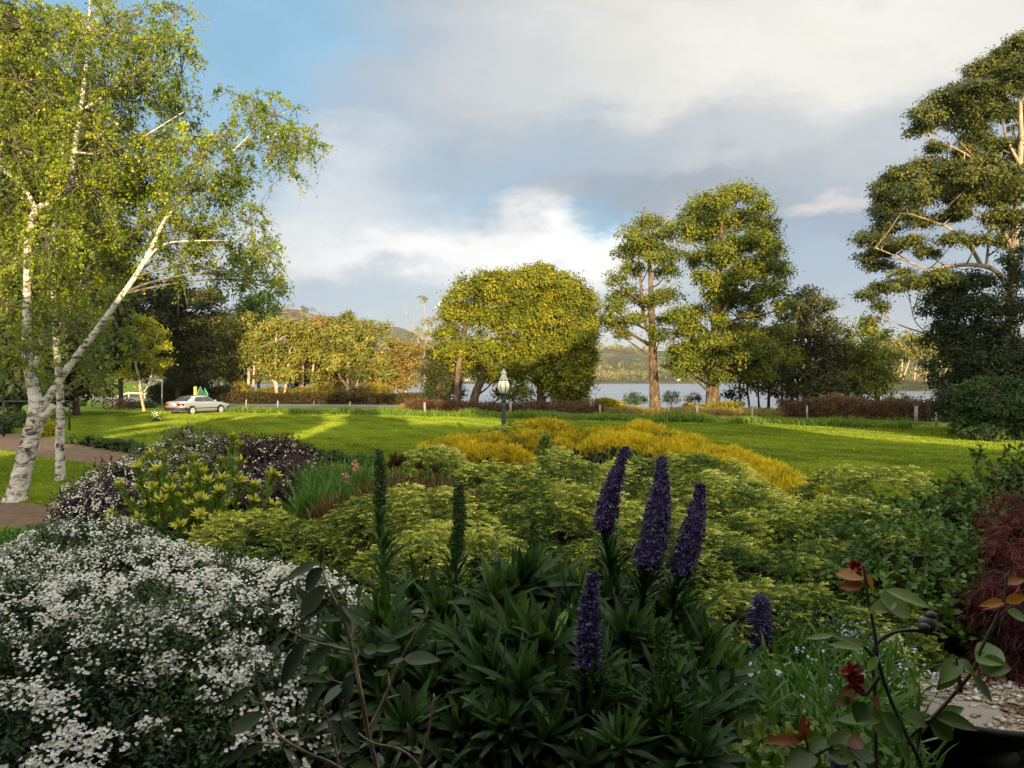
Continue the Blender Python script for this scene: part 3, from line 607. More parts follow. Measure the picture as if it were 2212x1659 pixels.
# ------------------------------------------------------------ river gums across the road
GUM = [(470, 690, 60, 'leftmost'), (540, 680, 64, ''), (600, 686, 58, ''), (655, 694, 48, ''), (700, 688, 52, ''), (750, 678, 54, ''), (800, 689, 52, ''), (865, 738, 44, '')]
GL = ['river gum with several short forked pale stems, nearest the dark hedge and car', 'river gum with two straight tall cream trunks behind the car', 'river gum over the brightest yellow undergrowth with a red-brown stem', 'dark-centred river gum with a thin slanting trunk',
      'rusty topped river gum in the middle of the row across the road', 'river gum with a forked cream trunk and peaked rusty crown', 'river gum at the end of the tall row, leaning limb to one side', 'small rusty gum standing apart by the water with a forked white trunk']
for i, (x, top, w, _) in enumerate(GUM):
    d = 88+3*math.sin(i*2.1); by = 868
    tr_ = [[(x, by+2, .24), (x+rng.uniform(-4, 4), by-45, .18), (x+rng.uniform(-8, 8), top+60, .12), (x, top+20, .04)],
           [(x+12, by+2, .18), (x+18+rng.uniform(-4, 4), by-40, .13), (x+26, top+70, .08)]]
    if i == 1: tr_ = [[(536, by+2, .2), (537, by-50, .17), (538, top+60, .12), (540, top+25, .05)], [(547, by+2, .16), (548, by-50, .13), (551, top+60, .09)]]
    if i != 1: tr_.append([(x, by-30, .14), (x-18, by-62, .1), (x-26, by-90, .05)])
    bl = []
    H = by-top
    for q in range(26):
        f = rng.uniform(0, 1); yy = top+12+f*(H*(.62 if i != 1 else .42)); wd = w*(.55+.6*math.sin(min(1, f*1.1+.2)*2.2))
        bl.append((x+rng.uniform(-1, 1)*wd*.7, yy, rng.uniform(13, 22), rng.uniform(10, 17)))
    bl += [(x+rng.uniform(-5, 5), top+10, 11, 14), (x+w*.5, top+H*.7, 16, 9)]
    lf = LF_eucr if i in (4, 7) else LF_euc
    tree('river_gum', GL[i], d, tr_, bl, lf, BK_pale, group='river gums across the road', cr=.7, nl=20, Lf=.32, Wf=.18, k=1.7, jit=1.5, hollow=.6, droop=.5, twr=.03)
# second rank, darker, fills the gaps
for i, (x, y, rx, ry, lf) in enumerate([(440, 780, 40, 70, LF_dk2), (515, 790, 30, 60, LF_dk2), (640, 790, 34, 60, LF_dk2), (395, 790, 44, 74, LF_dark), (720, 800, 28, 46, LF_dk2), (810, 805, 24, 40, LF_euc)]):
    tree('evergreen_tree', ['dark olive evergreen behind the sign and the first river gum', 'shadowy evergreen filling the gap behind the cream trunks', 'shadowy evergreen behind the dark-centred gum', 'large near-black evergreen behind the street name sign', 'low dark evergreen in the river gum row, gap before the peaked crown', 'low olive scrub tree at the river end of the gum row'][i],
         94, [[(x, 866, .25), (x+3, 800, .14)], [(x+14, 866, .14), (x+20, 810, .08)]], [(x, y, rx*.8, ry*.6), (x-rx*.3, y-ry*.4, rx*.6, ry*.4), (x+rx*.4, y-ry*.1, rx*.6, ry*.5), (x, y+ry*.5, rx*.9, ry*.35), (x+rx*.3, y-ry*.6, rx*.4, ry*.3)],
         lf, BK_dark, group='dark evergreens behind the river gums', cr=.8, nl=24, Lf=.34, Wf=.2, k=1.5, jit=1)
# half-bare gum
tree('bare_gum', 'half-dead gum with bare twisting limbs and a few leaf tufts above the hills', 100,
     [[(918, 880, 0.220), (918, 820, 0.176), (916, 770, 0.143), (921, 730, 0.121), (920, 690, 0.088), (916, 660, 0.055), (912, 640, 0.028)], [(917, 770, 0.110), (905, 740, 0.088), (896, 715, 0.066), (885, 690, 0.044), (872, 668, 0.028), (872, 650, 0.011)], [(920, 740, 0.077), (930, 700, 0.050), (945, 682, 0.028), (955, 672, 0.011)], [(905, 740, 0.044), (898, 700, 0.028), (892, 672, 0.017), (884, 652, 0.011)], [(896, 715, 0.033), (880, 705, 0.017), (866, 700, 0.011)], [(920, 690, 0.033), (905, 672, 0.022), (898, 655, 0.011)]],
     [(912, 645, 8, 5), (918, 690, 8, 9), (930, 700, 10, 7), (908, 715, 10, 8), (896, 722, 9, 8), (922, 722, 9, 10), (900, 738, 10, 8), (926, 745, 9, 8), (940, 690, 6, 4)],
     LF_euc, BK_euc, cr=.45, nl=12, Lf=.28, Wf=.13, k=.8, jit=.6, droop=.5, twr=.03)
# golden ash
tree('golden_ash', 'small golden-leaved ash with whitened forked stems beyond the lawn', 63,
     [[(312, 890, .12), (306, 862, .11), (300, 820, .1), (292, 775, .06), (300, 720, .03)], [(306, 855, .07), (325, 820, .06), (330, 770, .04), (340, 720, .02)], [(306, 850, .05), (282, 825, .05), (262, 790, .03)]],
     [(285, 690, 18, 22), (265, 735, 26, 22), (300, 735, 30, 24), (335, 735, 24, 20), (350, 755, 20, 14), (345, 720, 16, 12), (300, 775, 40, 18), (260, 775, 26, 16), (345, 785, 28, 12), (310, 705, 20, 20), (325, 700, 12, 12), (270, 810, 24, 12), (335, 805, 22, 10)],
     LF_gold, BK_pale, cr=.38, nl=14, Lf=.2, Wf=.13, k=1.15, jit=.8, hollow=.6)

# ------------------------------------------------------------ big dark trees behind the birches
BD = [('towering black-green conifer furthest behind the big birch', 52, 40, [(30, 300, 80, 60), (80, 380, 70, 60), (10, 430, 80, 60), (60, 500, 90, 60), (0, 580, 90, 60), (70, 620, 80, 50), (20, 700, 90, 60), (60, 760, 80, 50), (10, 810, 80, 50), (40, 220, 80, 60), (20, 140, 70, 50), (100, 300, 60, 60), (110, 200, 50, 50), (-10, 60, 50, 50), (60, 80, 40, 50), (30, 850, 70, 24), (-10, 860, 60, 24), (80, 845, 40, 20)]),
      ('wide dark conifer showing between the two birch trunks', 56, 165, [(200, 330, 50, 50), (170, 250, 40, 50), (250, 410, 50, 44), (160, 400, 60, 50), (140, 480, 80, 50), (190, 540, 70, 50), (130, 600, 80, 50), (200, 640, 80, 50), (150, 700, 90, 50), (210, 750, 70, 50), (140, 790, 70, 40), (230, 690, 50, 50), (160, 835, 60, 20), (110, 850, 40, 20)]),
      ('tall dark conifer behind the leaning birch stem', 74, 262, [(250, 540, 50, 44), (230, 600, 60, 50), (290, 640, 50, 50), (250, 700, 60, 50), (300, 730, 50, 50), (240, 770, 60, 44), (290, 790, 44, 36)]),
      ('dark brown-green tree with open twiggy top behind the golden ash', 80, 385, [(380, 640, 40, 34), (430, 660, 36, 26), (350, 690, 44, 40), (410, 710, 40, 36), (370, 750, 44, 40), (430, 760, 36, 36), (340, 780, 40, 30), (400, 810, 50, 30), (460, 650, 24, 18), (470, 690, 26, 22)]),
      ('rounded green tree rising above the river gums, under the hanging birch tips', 98, 560, [(560, 655, 28, 26), (535, 680, 24, 22), (585, 680, 24, 24), (560, 700, 34, 26)])]
for i, (lb, d, x, bl) in enumerate(BD):
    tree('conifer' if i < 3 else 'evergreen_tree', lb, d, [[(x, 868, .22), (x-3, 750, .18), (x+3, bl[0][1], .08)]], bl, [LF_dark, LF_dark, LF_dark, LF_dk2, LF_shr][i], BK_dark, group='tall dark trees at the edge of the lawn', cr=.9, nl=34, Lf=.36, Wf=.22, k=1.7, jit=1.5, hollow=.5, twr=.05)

# ------------------------------------------------------------ birches
def birch_crown(g, gb, blobs, dens, tp, Lb=.068, Wb=.052):
    for c, r in blobs:
        vol = 4.19*r[0]*r[1]*r[2]; nc = max(3, int(dens*vol**.75))
        u = us(nc); cc = c+u*r*(rng.random(nc)**.4)[:, None]
        ns = rng.integers(4, 8, nc); ci = np.repeat(np.arange(nc), ns); n = len(ci)
        base = cc[ci]+rv(n, .05); hl = rng.uniform(.16, .52, n)
        d0 = nrm(u[ci]*.5+us(n)*.9+np.array([0, 0, .1]))
        m = rng.integers(10, 17, n); idx = np.repeat(np.arange(n), m); t = rng.random(len(idx)); q = len(idx)
        curve = lambda i, t: base[i]+d0[i]*(hl[i]*t)[:, None]+np.array([0, 0, -1.])*(hl[i]*.75*t*t)[:, None]
        pos = curve(idx, t)+rv(q, .028); Nn = nrm(rv(q, 1)+np.array([0, -.4, .5])); D = nrm(rv(q, .7)+np.array([0, 0, -.6]))
        s2 = rng.uniform(.55, 1.2, q); a = np.clip(rng.uniform(.1, .8, nc)[ci][idx]+rng.normal(0, .11, q), 0, 1)
        leaves(g, pos, D, Nn, Lb*s2, Wb*s2, a, .12)
        for i in range(0, n, 2): tube(gb, np.array([curve(np.array([i]), np.array([t_]))[0] for t_ in (0, .5, 1)]), [.007, .005, .003], 3, .5, 0, False)
        d = np.linalg.norm(tp[:, :3]-c, axis=1)+np.maximum(0, tp[:, 2]-c[2]+.3)*2
        b0 = tp[np.argmin(d)]; ln = np.linalg.norm(b0[:3]-c)
        B = bez(b0[:3], c+np.array([0, 0, .1]), .12*ln, 9); tube(gb, B, np.linspace(min(b0[3]*.5, .012+.011*ln), .010, 9), 6, .5, .05, False)
        for i in range(nc):
            tube(gb, bez(c if rng.random() < .6 else B[5], cc[i], .1, 5), np.linspace(.012, .006, 5), 4, .5, 0, False)
LF_b2 = LF_birch
def birch(label, d, trunks, blobs, dens, jit=1.6):
    b = at(*trunks[0][0][:2], d); b[2] = 0
    e = empty('birch_tree', b, label, 'tree', 'white-barked birch trees by the path')
    gt, gc, gb = Geo(), Geo(), Geo(); tps = []
    for i, t in enumerate(trunks):
        P = np.array([at(q[0], q[1], d+(q[3] if len(q) > 3 else 0)) for q in t]); rr = np.array([q[2] for q in t], float)
        if i == 0: P[0][2] = -.05
        P, rr = resample(P, rr, 9*len(t))
        if i == 0: rr[:3] *= [1.3, 1.15, 1.05]
        tube(gt, P, rr, 20 if rr[0] > .1 else 9, .5, .045, True); tps.append(np.concatenate([P, rr[:, None]], 1))
    bl = px_blobs(blobs, d, .9, jit)
    birch_crown(gc, gb, bl, dens, np.concatenate(tps))
    gt.build('trunk', BK_birch, e, smooth=True); gb.build('branches', BK_grey, e, smooth=True); gc.build('crown', LF_birch, e)
birch('big birch with a thick leaning black-flecked trunk forking low', 17,
      [[(32, 1085, 0.211), (50, 1010, 0.183), (68, 940, 0.176), (80, 890, 0.169), (72, 840, 0.120), (60, 780, 0.099), (58, 700, 0.092), (60, 600, 0.081), (62, 520, 0.077), (78, 455, 0.070), (120, 432, 0.063), (152, 400, 0.060), (160, 330, 0.053), (172, 250, 0.049), (183, 170, 0.042), (190, 80, 0.032), (196, -20, 0.021)],
       [(88, 885, 0.113), (110, 850, 0.081), (150, 790, 0.074), (200, 725, 0.067), (255, 650, 0.060), (300, 585, 0.053), (330, 530, 0.046), (360, 470, 0.035), (420, 400, 0.025), (500, 330, 0.018), (560, 270, 0.009)],
       [(92, 905, 0.092), (108, 885, 0.084), (116, 876, 0.081)],
       [(78, 455, 0.049), (62, 420, 0.042), (30, 385, 0.039), (-10, 350, 0.035), (-60, 280, 0.028)],
       [(75, 800, 0.056, .6), (95, 700, 0.049, .8), (110, 600, 0.042, 1), (130, 500, 0.035, 1.2), (150, 400, 0.021, 1.4)],
       [(300, 585, 0.028), (350, 530, 0.021), (430, 520, 0.014), (520, 520, 0.009)],
       [(160, 330, 0.028), (230, 330, 0.025), (300, 300, 0.018), (400, 240, 0.011)], [(175, 240, 0.028), (260, 180, 0.021), (340, 90, 0.011)]],
      [(-40, 60, 90, 90), (60, 60, 110, 90), (150, 110, 90, 90), (40, 180, 110, 90), (120, 230, 90, 80), (20, 320, 100, 90), (110, 350, 90, 80), (210, 70, 80, 90), (280, 60, 80, 80), (340, 90, 70, 80), (380, 40, 40, 60), (390, 140, 54, 60), (230, 190, 90, 80), (310, 190, 80, 70), (370, 230, 64, 60),
       (210, 290, 90, 80), (290, 300, 90, 70), (360, 320, 80, 60), (430, 330, 70, 60), (490, 300, 50, 40), (540, 250, 50, 44), (595, 250, 54, 50), (640, 285, 50, 50), (670, 325, 34, 40), (500, 205, 26, 24), (545, 215, 34, 30), (600, 330, 50, 50), (630, 375, 26, 34), (520, 360, 60, 50),
       (180, 400, 90, 70), (270, 400, 90, 70), (350, 410, 90, 60), (430, 410, 80, 60), (500, 430, 60, 50), (540, 480, 50, 50), (60, 440, 90, 70), (-20, 440, 80, 80), (120, 510, 90, 60), (220, 500, 90, 60), (310, 490, 80, 60), (390, 500, 80, 50), (460, 510, 70, 50), (520, 550, 60, 44), (580, 540, 44, 40), (610, 580, 34, 34), (590, 620, 44, 30), (540, 610, 50, 34), (470, 580, 60, 44),
       (30, 560, 90, 70), (130, 600, 90, 50), (0, 660, 70, 60), (90, 690, 60, 50), (400, 570, 60, 40), (250, 580, 60, 40), (50, 760, 50, 40), (-10, 770, 50, 50), (10, 500, 80, 80)],
      19)
birch('slim straight birch with black eye marks, beside the big one', 20.5,
      [[(131, 1034, 0.132), (130, 1000, 0.115), (129, 950, 0.106), (131, 890, 0.098), (128, 830, 0.089), (122, 740, 0.081), (116, 640, 0.072), (112, 560, 0.060), (120, 460, 0.051), (135, 340, 0.034), (140, 240, 0.017)], [(122, 720, 0.043), (160, 640, 0.034), (200, 560, 0.025), (230, 480, 0.013)]],
      [(150, 700, 44, 34), (110, 740, 44, 30), (170, 760, 44, 26), (215, 790, 34, 24), (240, 820, 26, 24), (190, 830, 34, 24), (130, 650, 60, 44), (190, 700, 50, 40), (250, 720, 34, 34), (160, 420, 70, 70), (220, 470, 70, 60), (120, 560, 60, 60), (200, 620, 60, 50), (70, 820, 34, 26), (100, 800, 40, 24), (100, 330, 60, 60)],
      15)
# ------------------------------------------------------------ garden lamp
M_lamp = simple('dark green lamp paint', (.035, .06, .06), .45, 0, .5, noise=.3, nscale=20)
M_cap = simple('weathered grey-green lamp cap', (.16, .20, .19), .5, 0, .5, col2=(.09, .12, .115), nscale=14)
M_globe = simple('milk glass', (.80, .76, .66), .25, noise=.06, nscale=6)
lp = at(1088, 900, 22); lz = gz(lp[0], 22)
lamp = empty('garden_lamp', (lp[0], 22, lz), 'black post lamp with a white ribbed glass globe and grey-green cap', 'lamp')
def zz(y): return CZ-(y*S-HY)*22/F-lz
g = LG(); lathe(g, [(.11, 0), (.11, .12), (.07, .2), (.06, .9), (.062, 1.2), (.055, zz(877)), (.06, zz(870))], k=16); g.build('post', M_lamp, lamp, smooth=True)
g = LG(); lathe(g, [(.055, zz(872)), (.075, zz(866)), (.075, zz(863)), (.06, zz(858)), (.10, zz(852)), (.115, zz(848))], k=16); g.build('collar', M_lamp, lamp, smooth=True)
H0, H1 = zz(851), zz(822); 
pr = [(.07, H0)]+[(.07+.115*math.sin(math.pi*min(1, (t*.80+.06))), H0+(H1-H0)*t) for t in np.linspace(.06, 1, 10)]
g = LG(); lathe(g, [(r_*1.0, z_) for r_, z_ in pr], k=28); g.build('globe', M_globe, lamp, smooth=True)
for q in range(8):
    a_ = q*math.pi/4+.32; g = LG(); tube(g, [(math.cos(a_)*(r_+.006), math.sin(a_)*(r_+.006), z_) for r_, z_ in pr], .012, 6); g.build('rib', M_lamp, lamp)
g = LG(); lathe(g, [(.135, zz(822.5)), (.15, zz(821)), (.15, zz(819.5)), (.11, zz(816)), (.085, zz(811)), (.075, zz(808)), (.10, zz(807)), (.10, zz(805.5)), (.06, zz(802)), (.03, zz(798)), (.012, zz(796))], k=24); g.build('cap', M_cap, lamp, smooth=True)

# ------------------------------------------------------------ silver sedan
M_paint = simple('silver car paint', (.52, .52, .53), .28, .55, .6, coat=.6, noise=.05, nscale=3)
M_trim = simple('dark grey bumper trim', (.035, .035, .038), .6, 0, .3)
M_glass = simple('car glass', (.05, .065, .075), .08, .0, .9)
M_tyre = simple('tyre rubber and arch shade', (.018, .018, .018), .85)
M_hub = simple('wheel cover', (.60, .60, .60), .35, .4)
M_tail = simple('red tail lamp', (.16, .010, .012), .3)
M_plate = simple('number plate', (.75, .75, .72), .5)
cp = at(428, 880, 59.5); CARH = R(-22.0+0)            # heading 22 deg from +Y towards +X
car = empty('parked_car', (cp[0], 59.5, gz(cp[0], 59.5)), 'silver four-door sedan with dark bumpers parked at the far edge of the lawn', 'car', rz=R(-24))
# local frame: +Y is forwards, +X the right side
def loft(g, secs, a=.5):
    """secs: (y, [(x,z)...]) half outlines mirrored"""
    n = len(secs[0][1]); V = []
    for y, pts in secs:
        V += [(x, y, z) for x, z in pts]+[(-x, y, z) for x, z in pts[::-1]]
    k = 2*n; m = len(secs); i = np.arange(m-1)[:, None]*k; j = np.arange(k)[None]; j2 = (j+1) % k
    base = g.n; g.add(V, np.stack([i+j, i+k+j, i+k+j2, i+j2], -1).reshape(-1, 4), a)
    g.big.append(np.arange(k)+base); g.big.append(np.arange(k)[::-1]+base+(m-1)*k)
ys = [-2.38, -2.30, -1.9, -1.2, -.6, .3, .9, 1.3, 1.8, 2.2, 2.36, 2.42]
hw = [.76, .82, .87, .89, .895, .895, .89, .885, .86, .80, .70, .60]
zt = [.93, 1.0, 1.03, 1.02, .98, .965, .955, .93, .88, .80, .72, .62]
zb = [.42, .30, .26, .24, .22, .22, .22, .22, .24, .26, .30, .38]
g = LG(); loft(g, [(y, [(.0, b), (h*.9, b), (h*.985, b+.10), (h, .58), (h*.97, t-.10), (h*.90, t-.015), (h*.6, t+.02), (0, t+.035)]) for y, h, t, b in zip(ys, hw, zt, zb)])
# arches stay uncut; black discs stand in for their shade
g.V = [v.copy() for v in g.V]; body = g.build('body', M_paint, car, smooth=True)
g = LG()
gs_ = [(-1.78, .70, .98), (-1.25, .66, 1.30), (-1.0, .62, 1.385), (-.4, .60, 1.43), (.1, .60, 1.425), (.42, .61, 1.36), (1.05, .70, 1.00)]
loft(g, [(y, [(0, .93), (.80, .93), (.80-.0, .95), (w+(.80-w)*.35 if z > 1.1 else .78, .93+(z-.93)*.6), (w, z-.03), (w*.85, z), (0, z+.02)]) for y, w, z in gs_])
g.build('roof', M_paint, car, smooth=True)
def quad(g, pts): g.ngon(pts, .5)
g = LG()
for s in (1, -1):
    for (ya, yb, yc_, yd) in ((-1.10, -.18, -.30, -.88), (-.10, .78, .30, -.22)):
        pts = [(s*.803, ya, .985), (s*.803, yb, .985), (s*.672, yc_+.03, 1.33), (s*.672, yd, 1.33)]
        quad(g, pts if s > 0 else pts[::-1])
        g2 = g
side_glass = g.build('side_windows', M_glass, car)
g = LG(); quad(g, [(-.68, -1.80, 1.02), (.68, -1.80, 1.02), (.56, -1.16, 1.365), (-.56, -1.16, 1.365)]); g.build('rear_window', M_glass, car)
g = LG(); quad(g, [(.70, 1.075, 1.015), (-.70, 1.075, 1.015), (-.56, .47, 1.365), (.56, .47, 1.365)]); g.build('windscreen', M_glass, car)
g = LG(); box(g, (0, -2.36, .46), (1.66, .20, .24)); [box(g, (s*.84, -2.10, .46), (.14, .5, .22)) for s in (1, -1)]; g.build('rear_bumper', M_trim, car)
g = LG(); box(g, (0, 2.36, .46), (1.4, .20, .18)); g.build('front_bumper', M_trim, car)
for s in (1, -1):
    g = LG(); box(g, (s*.60, -2.345, .79), (.38, .12, .17)); box(g, (s*.795, -2.24, .79), (.10, .22, .16)); g.build('tail_lamp', M_tail, car)
    g = LG(); box(g, (s*.60, 2.32, .66), (.26, .14, .13)); g.build('headlamp', M_plate, car)
    g = LG(); box(g, (s*.897, .1, .50), (.02, 2.4, .05)); g.build('side_strip', M_trim, car)
    g = LG(); box(g, (s*.93, .82, 1.02), (.16, .10, .12)); g.build('mirror', M_paint, car)
    for y in (-1.42, 1.42):
        g = LG(); th = np.linspace(0, math.pi*2, 25)[:-1]
        P = np.stack([np.full(24, s*.905), y+np.cos(th)*.37, .33+np.sin(th)*.37], 1); Q = P.copy(); Q[:, 0] = s*.80
        g.add(np.vstack([P, Q]), [[i, (i+1) % 24, 24+(i+1) % 24, 24+i] for i in range(24)]); g.big.append(np.arange(24)); g.build('arch_shade', M_tyre, car)  # black disc painting the shaded wheel well
        w = LG(); P = np.stack([np.full(24, s*.925), y+np.cos(th)*.315, .315+np.sin(th)*.315], 1); Q = P.copy(); Q[:, 0] = s*.72
        w.add(np.vstack([P, Q]), [[i, (i+1) % 24, 24+(i+1) % 24, 24+i] for i in range(24)]); w.big.append(np.arange(24)); w.big.append(np.arange(24)+24); wh = w.build('wheel', M_tyre, car)
        w = LG(); P = np.stack([np.full(24, s*.932), y+np.cos(th)*.225, .315+np.sin(th)*.225], 1); w.ngon(P); w.build('wheel_cover', M_hub, wh)
g = LG(); box(g, (0, -2.37, .80), (.46, .04, .12)); g.build('number_plate', M_plate, car)
g = LG(); box(g, (0, -2.36, .80), (.80, .03, .17)); g.build('boot_panel', M_trim, car)

# ------------------------------------------------------------ signs
M_metal = simple('galvanised post', (.40, .40, .39), .5, .3)
M_white = simple('white sign plate', (.72, .72, .70), .5, noise=.1, nscale=5)
p = at(350, 868, 72); e = empty('street_sign', (p[0], 72, gz(p[0], 72)), 'street name sign, a white blade on a thin grey post beside the road', 'sign')
g = LG(); h_ = CZ-(819*S-HY)*72/F; box(g, (0, 0, h_/2), (.09, .09, h_)); g.build('post', M_metal, e)
g = LG(); box(g, (-.50, -.06, h_-.14), (1.0, .03, .26)); g.build('blade', M_white, e)
g = LG(); [box(g, (-.92+.085*i, -.08, h_-.14), (.05, .008, .11)) for i in (1, 2, 3, 4, 6, 7, 8)]; g.build('lettering', simple('faded lettering', (.12, .13, .14), .6), e)
p = at(422, 872, 66); e = empty('entrance_sign', (p[0], 66, gz(p[0], 66)), 'yellow timber post carrying a green zigzag twin-peak emblem, behind the car', 'sign')
hp = CZ-(835*S-HY)*66/F
g = LG(); box(g, (0, 0, hp/2), (.22, .22, hp)); g.build('post', simple('yellow timber', (.62, .42, .10), .7, col2=(.50, .33, .08), nscale=6), e)
M_gr = simple('green emblem paint', (.035, .27, .15), .5)
M_dgr = simple('dark green emblem panel', (.008, .05, .03), .6)
def ez(y): return CZ-(y*S-HY)*66/F
def ex(x): return (x-422)*S*66/F
pk = [(427, 857), (427, 849), (433, 836), (438.5, 848), (442, 839), (449, 853), (445, 857.5), (437, 856)]
g = LG(); tube(g, [(ex(x), 0, ez(y-0)) for x, y in pk+[pk[0]]], .075, 6); g.build('emblem', M_gr, e)
g = LG(); g.ngon([(ex(x), .02, ez(y)) for x, y in pk]); g.build('emblem_panel', M_dgr, e)
# guard rail along the far road
M_rail = simple('white painted rail', (.66, .66, .62), .6, noise=.15, nscale=3)
e = empty('road_rail', (-60, 118, gz(-60, 118)), 'long white roadside guard rail following the bend of the road', 'guard rail')
ga, _gb = offs(RC[:, :2], 4.0); 
Gp = np.array([q for q in _gb if q[1] > 84]); Gp2 = np.array([q for q in ga if q[1] > 84])
sel = Gp if Gp[:, 1].mean() > Gp2[:, 1].mean() else Gp2
g = Geo(); zs = ground_z(sel[:, 0], sel[:, 1]); tube(g, np.column_stack([sel, zs+.62]), .16, 6); g.build('rail', M_rail, e)
for q in range(0, len(sel), 3):
    g = Geo(); box(g, (sel[q][0], sel[q][1], zs[q]+.35), (.14, .14, .9)); g.build('post', M_rail, e)
# black pipe rail by the path
M_blk = simple('black iron', (.02, .02, .02), .5)
a = at(8, 935, 36); b = at(105, 880, 40)
e = empty('pipe_rail', (a[0], 36, 0), 'low black pipe rail at the edge of the lawn behind the big birch', 'railing')
g = Geo(); tube(g, [(a[0], 36, 0), (a[0], 36, 2.7-(867*S-HY)*36/F)], .05, 8); tube(g, [(a[0], 36, 2.7-(868*S-HY)*36/F), (at(150, 870, 40)[0], 40, 2.7-(867*S-HY)*40/F)], .05, 8); g.build('rail', M_blk, e)
g = Geo(); tube(g, [(at(150, 870, 40)[0], 40, 0), (at(150, 870, 40)[0], 40, 2.7-(867*S-HY)*40/F)], .05, 8); g.build('post', M_blk, e)
# old plough
M_rust = simple('rusty iron', (.16, .035, .022), .8, col2=(.07, .022, .015), nscale=20)
for x, lb in ((273, 'rusty red iron wheel of old farm gear standing by the golden ash'), (243, 'old rusty red farm implement half hidden behind birch leaves')):
    p = at(x, 877, 68); e = empty('farm_implement', (p[0], 68, gz(p[0], 68)), lb, 'farm implement', 'old farm gear beside the road')
    for s in (-.25, .25):
        g = LG(); th = np.linspace(0, 2*math.pi, 25); tube(g, np.stack([s*1.2+np.cos(th)*.44, np.full(25, s), .45+np.sin(th)*.44], 1), .055, 6, cap=False)
        for q in range(4): tube(g, [(s*1.2, s, .45), (s*1.2+.42*math.cos(q*1.57+.4), s, .45+.42*math.sin(q*1.57+.4))], .03, 5)
        g.build('wheel', M_rust, e)
    g = LG(); tube(g, [(-.9, 0, .5), (-.2, 0, .75), (.1, 0, .95), (.0, 0, 1.25)], .06, 6); g.build('beam', M_rust, e)

# ------------------------------------------------------------ fence posts and wires
M_post = simple('grey fence timber', (.36, .34, .30), .85, col2=(.20, .19, .165), nscale=9, stretch=(1, 1, .3), bump=.004)
FP = [(531, 886, 67), (600, 885, 65), (679, 884, 64), (756, 882, 61), (918, 887, 57.5), (1102, 902, 55.5), (1296, 910, 52), (1506, 904, 50.5), (1625, 901, 49), (1744, 907, 47.5), (1978, 914, 44), (2022, 916, 43.4), (2052, 917, 43)]
PL = ['thin dark fence post nearest the car', 'second fence post away from the car', 'fence post before the cream gum trunks', 'pale fence post at the end of the hedge across the road', 'white fence post below the dark trimmed cypress', 'pale leaning fence post close by the garden lamp', 'grey fence post before the yellow bank shrub', 'fence post at the foot of the tallest tree', 'thin post in the bright strap leaves', 'white-topped post at the start of the red bracken', 'stout grey strainer post near the end of the bracken', 'thin post just past the strainer post', 'last fence post against the dark bushes']
proto = None
tops = []
for i, (x, y, d) in enumerate(FP):
    p = at(x, 900, d); z0 = gz(p[0], d); hh = [.95, .9, .9, .95, 1.0, 1.15, 1.0, 1.0, 1.0, 1.1, 1.2, 1.0, 1.0][i]
    if proto is None:
        g = LG(); box(g, (0, 0, .5), (.13, .13, 1.0), taper=.92); proto = g.build('fence_post', M_post); o = proto
    else:
        o = proto.copy(); C.objects.link(o)
    o.location = (p[0], d, z0-.03); o.scale = (1.15 if i in (4, 5, 10) else .8, 1, hh); o.rotation_euler = (0, R(rng.uniform(-3, 3)), rng.uniform(-.4, .4))
    tag(o, PL[i], 'fence post', 'posts of the wire fence behind the lawn'); tops.append((p[0], d, z0+hh*.9))
g = Geo()
for f in (.95, .6, .3):
    for a, b in zip(tops[:-1], tops[1:]): tube(g, [(a[0], a[1], a[2]*f), ((a[0]+b[0])/2, (a[1]+b[1])/2, (a[2]+b[2])/2*f-.03), (b[0], b[1], b[2]*f)], .004, 3, cap=False)
tag(g.build('fence_wire', M_rust), 'thin wires strung along the fence posts behind the lawn', 'fence wire')

# ------------------------------------------------------------ planting strips
def scatter_line(pts, n, w):
    P = np.array([at(x, 900, d)[:2] for x, d in pts]); s = np.concatenate([[0], np.cumsum(np.linalg.norm(np.diff(P, axis=0), axis=1))])
    u = rng.random(n)*s[-1]; q = np.stack([np.interp(u, s, P[:, k]) for k in range(2)], 1)
    q[:, 1] += rng.uniform(-w, w, n); return q
LF_strap = leafmat('strap leaf', [(0, (.06, .11, .008)), (.5, (.12, .20, .012)), (1, (.22, .33, .02))], .4, .35, .4)
q = scatter_line([(508, 60.5), (600, 60), (760, 58), (960, 55), (1100, 52.8), (1300, 49.6), (1500, 47.6), (1650, 46), (1800, 43.6), (1960, 41.2)], 15000, .8)
lump = vnoise(q[:, 0], q[:, 1], 1.4, 5); keep = lump > -.28; q = q[keep]; lump = lump[keep]; n = len(q)
g = Geo(); P = np.column_stack([q, ground_z(q[:, 0], q[:, 1])]); D = nrm(rv(n, .45)*[1, 1, 0]+np.array([0, 0, 1.]))
blades(g, P, D, nrm(rv(n, 1)*[1, 1, .1]+np.array([0, -.6, 0])), .34+.5*(lump+.3)+rng.uniform(-.1, .12, n), .05, np.clip(rng.normal(.45, .2, n), 0, 1), 3, .8, .1, 'strap')
tag(g.build('border_foliage', LF_strap), 'band of bright green strap leaves along the far edge of the lawn', 'border plants', kind='stuff')
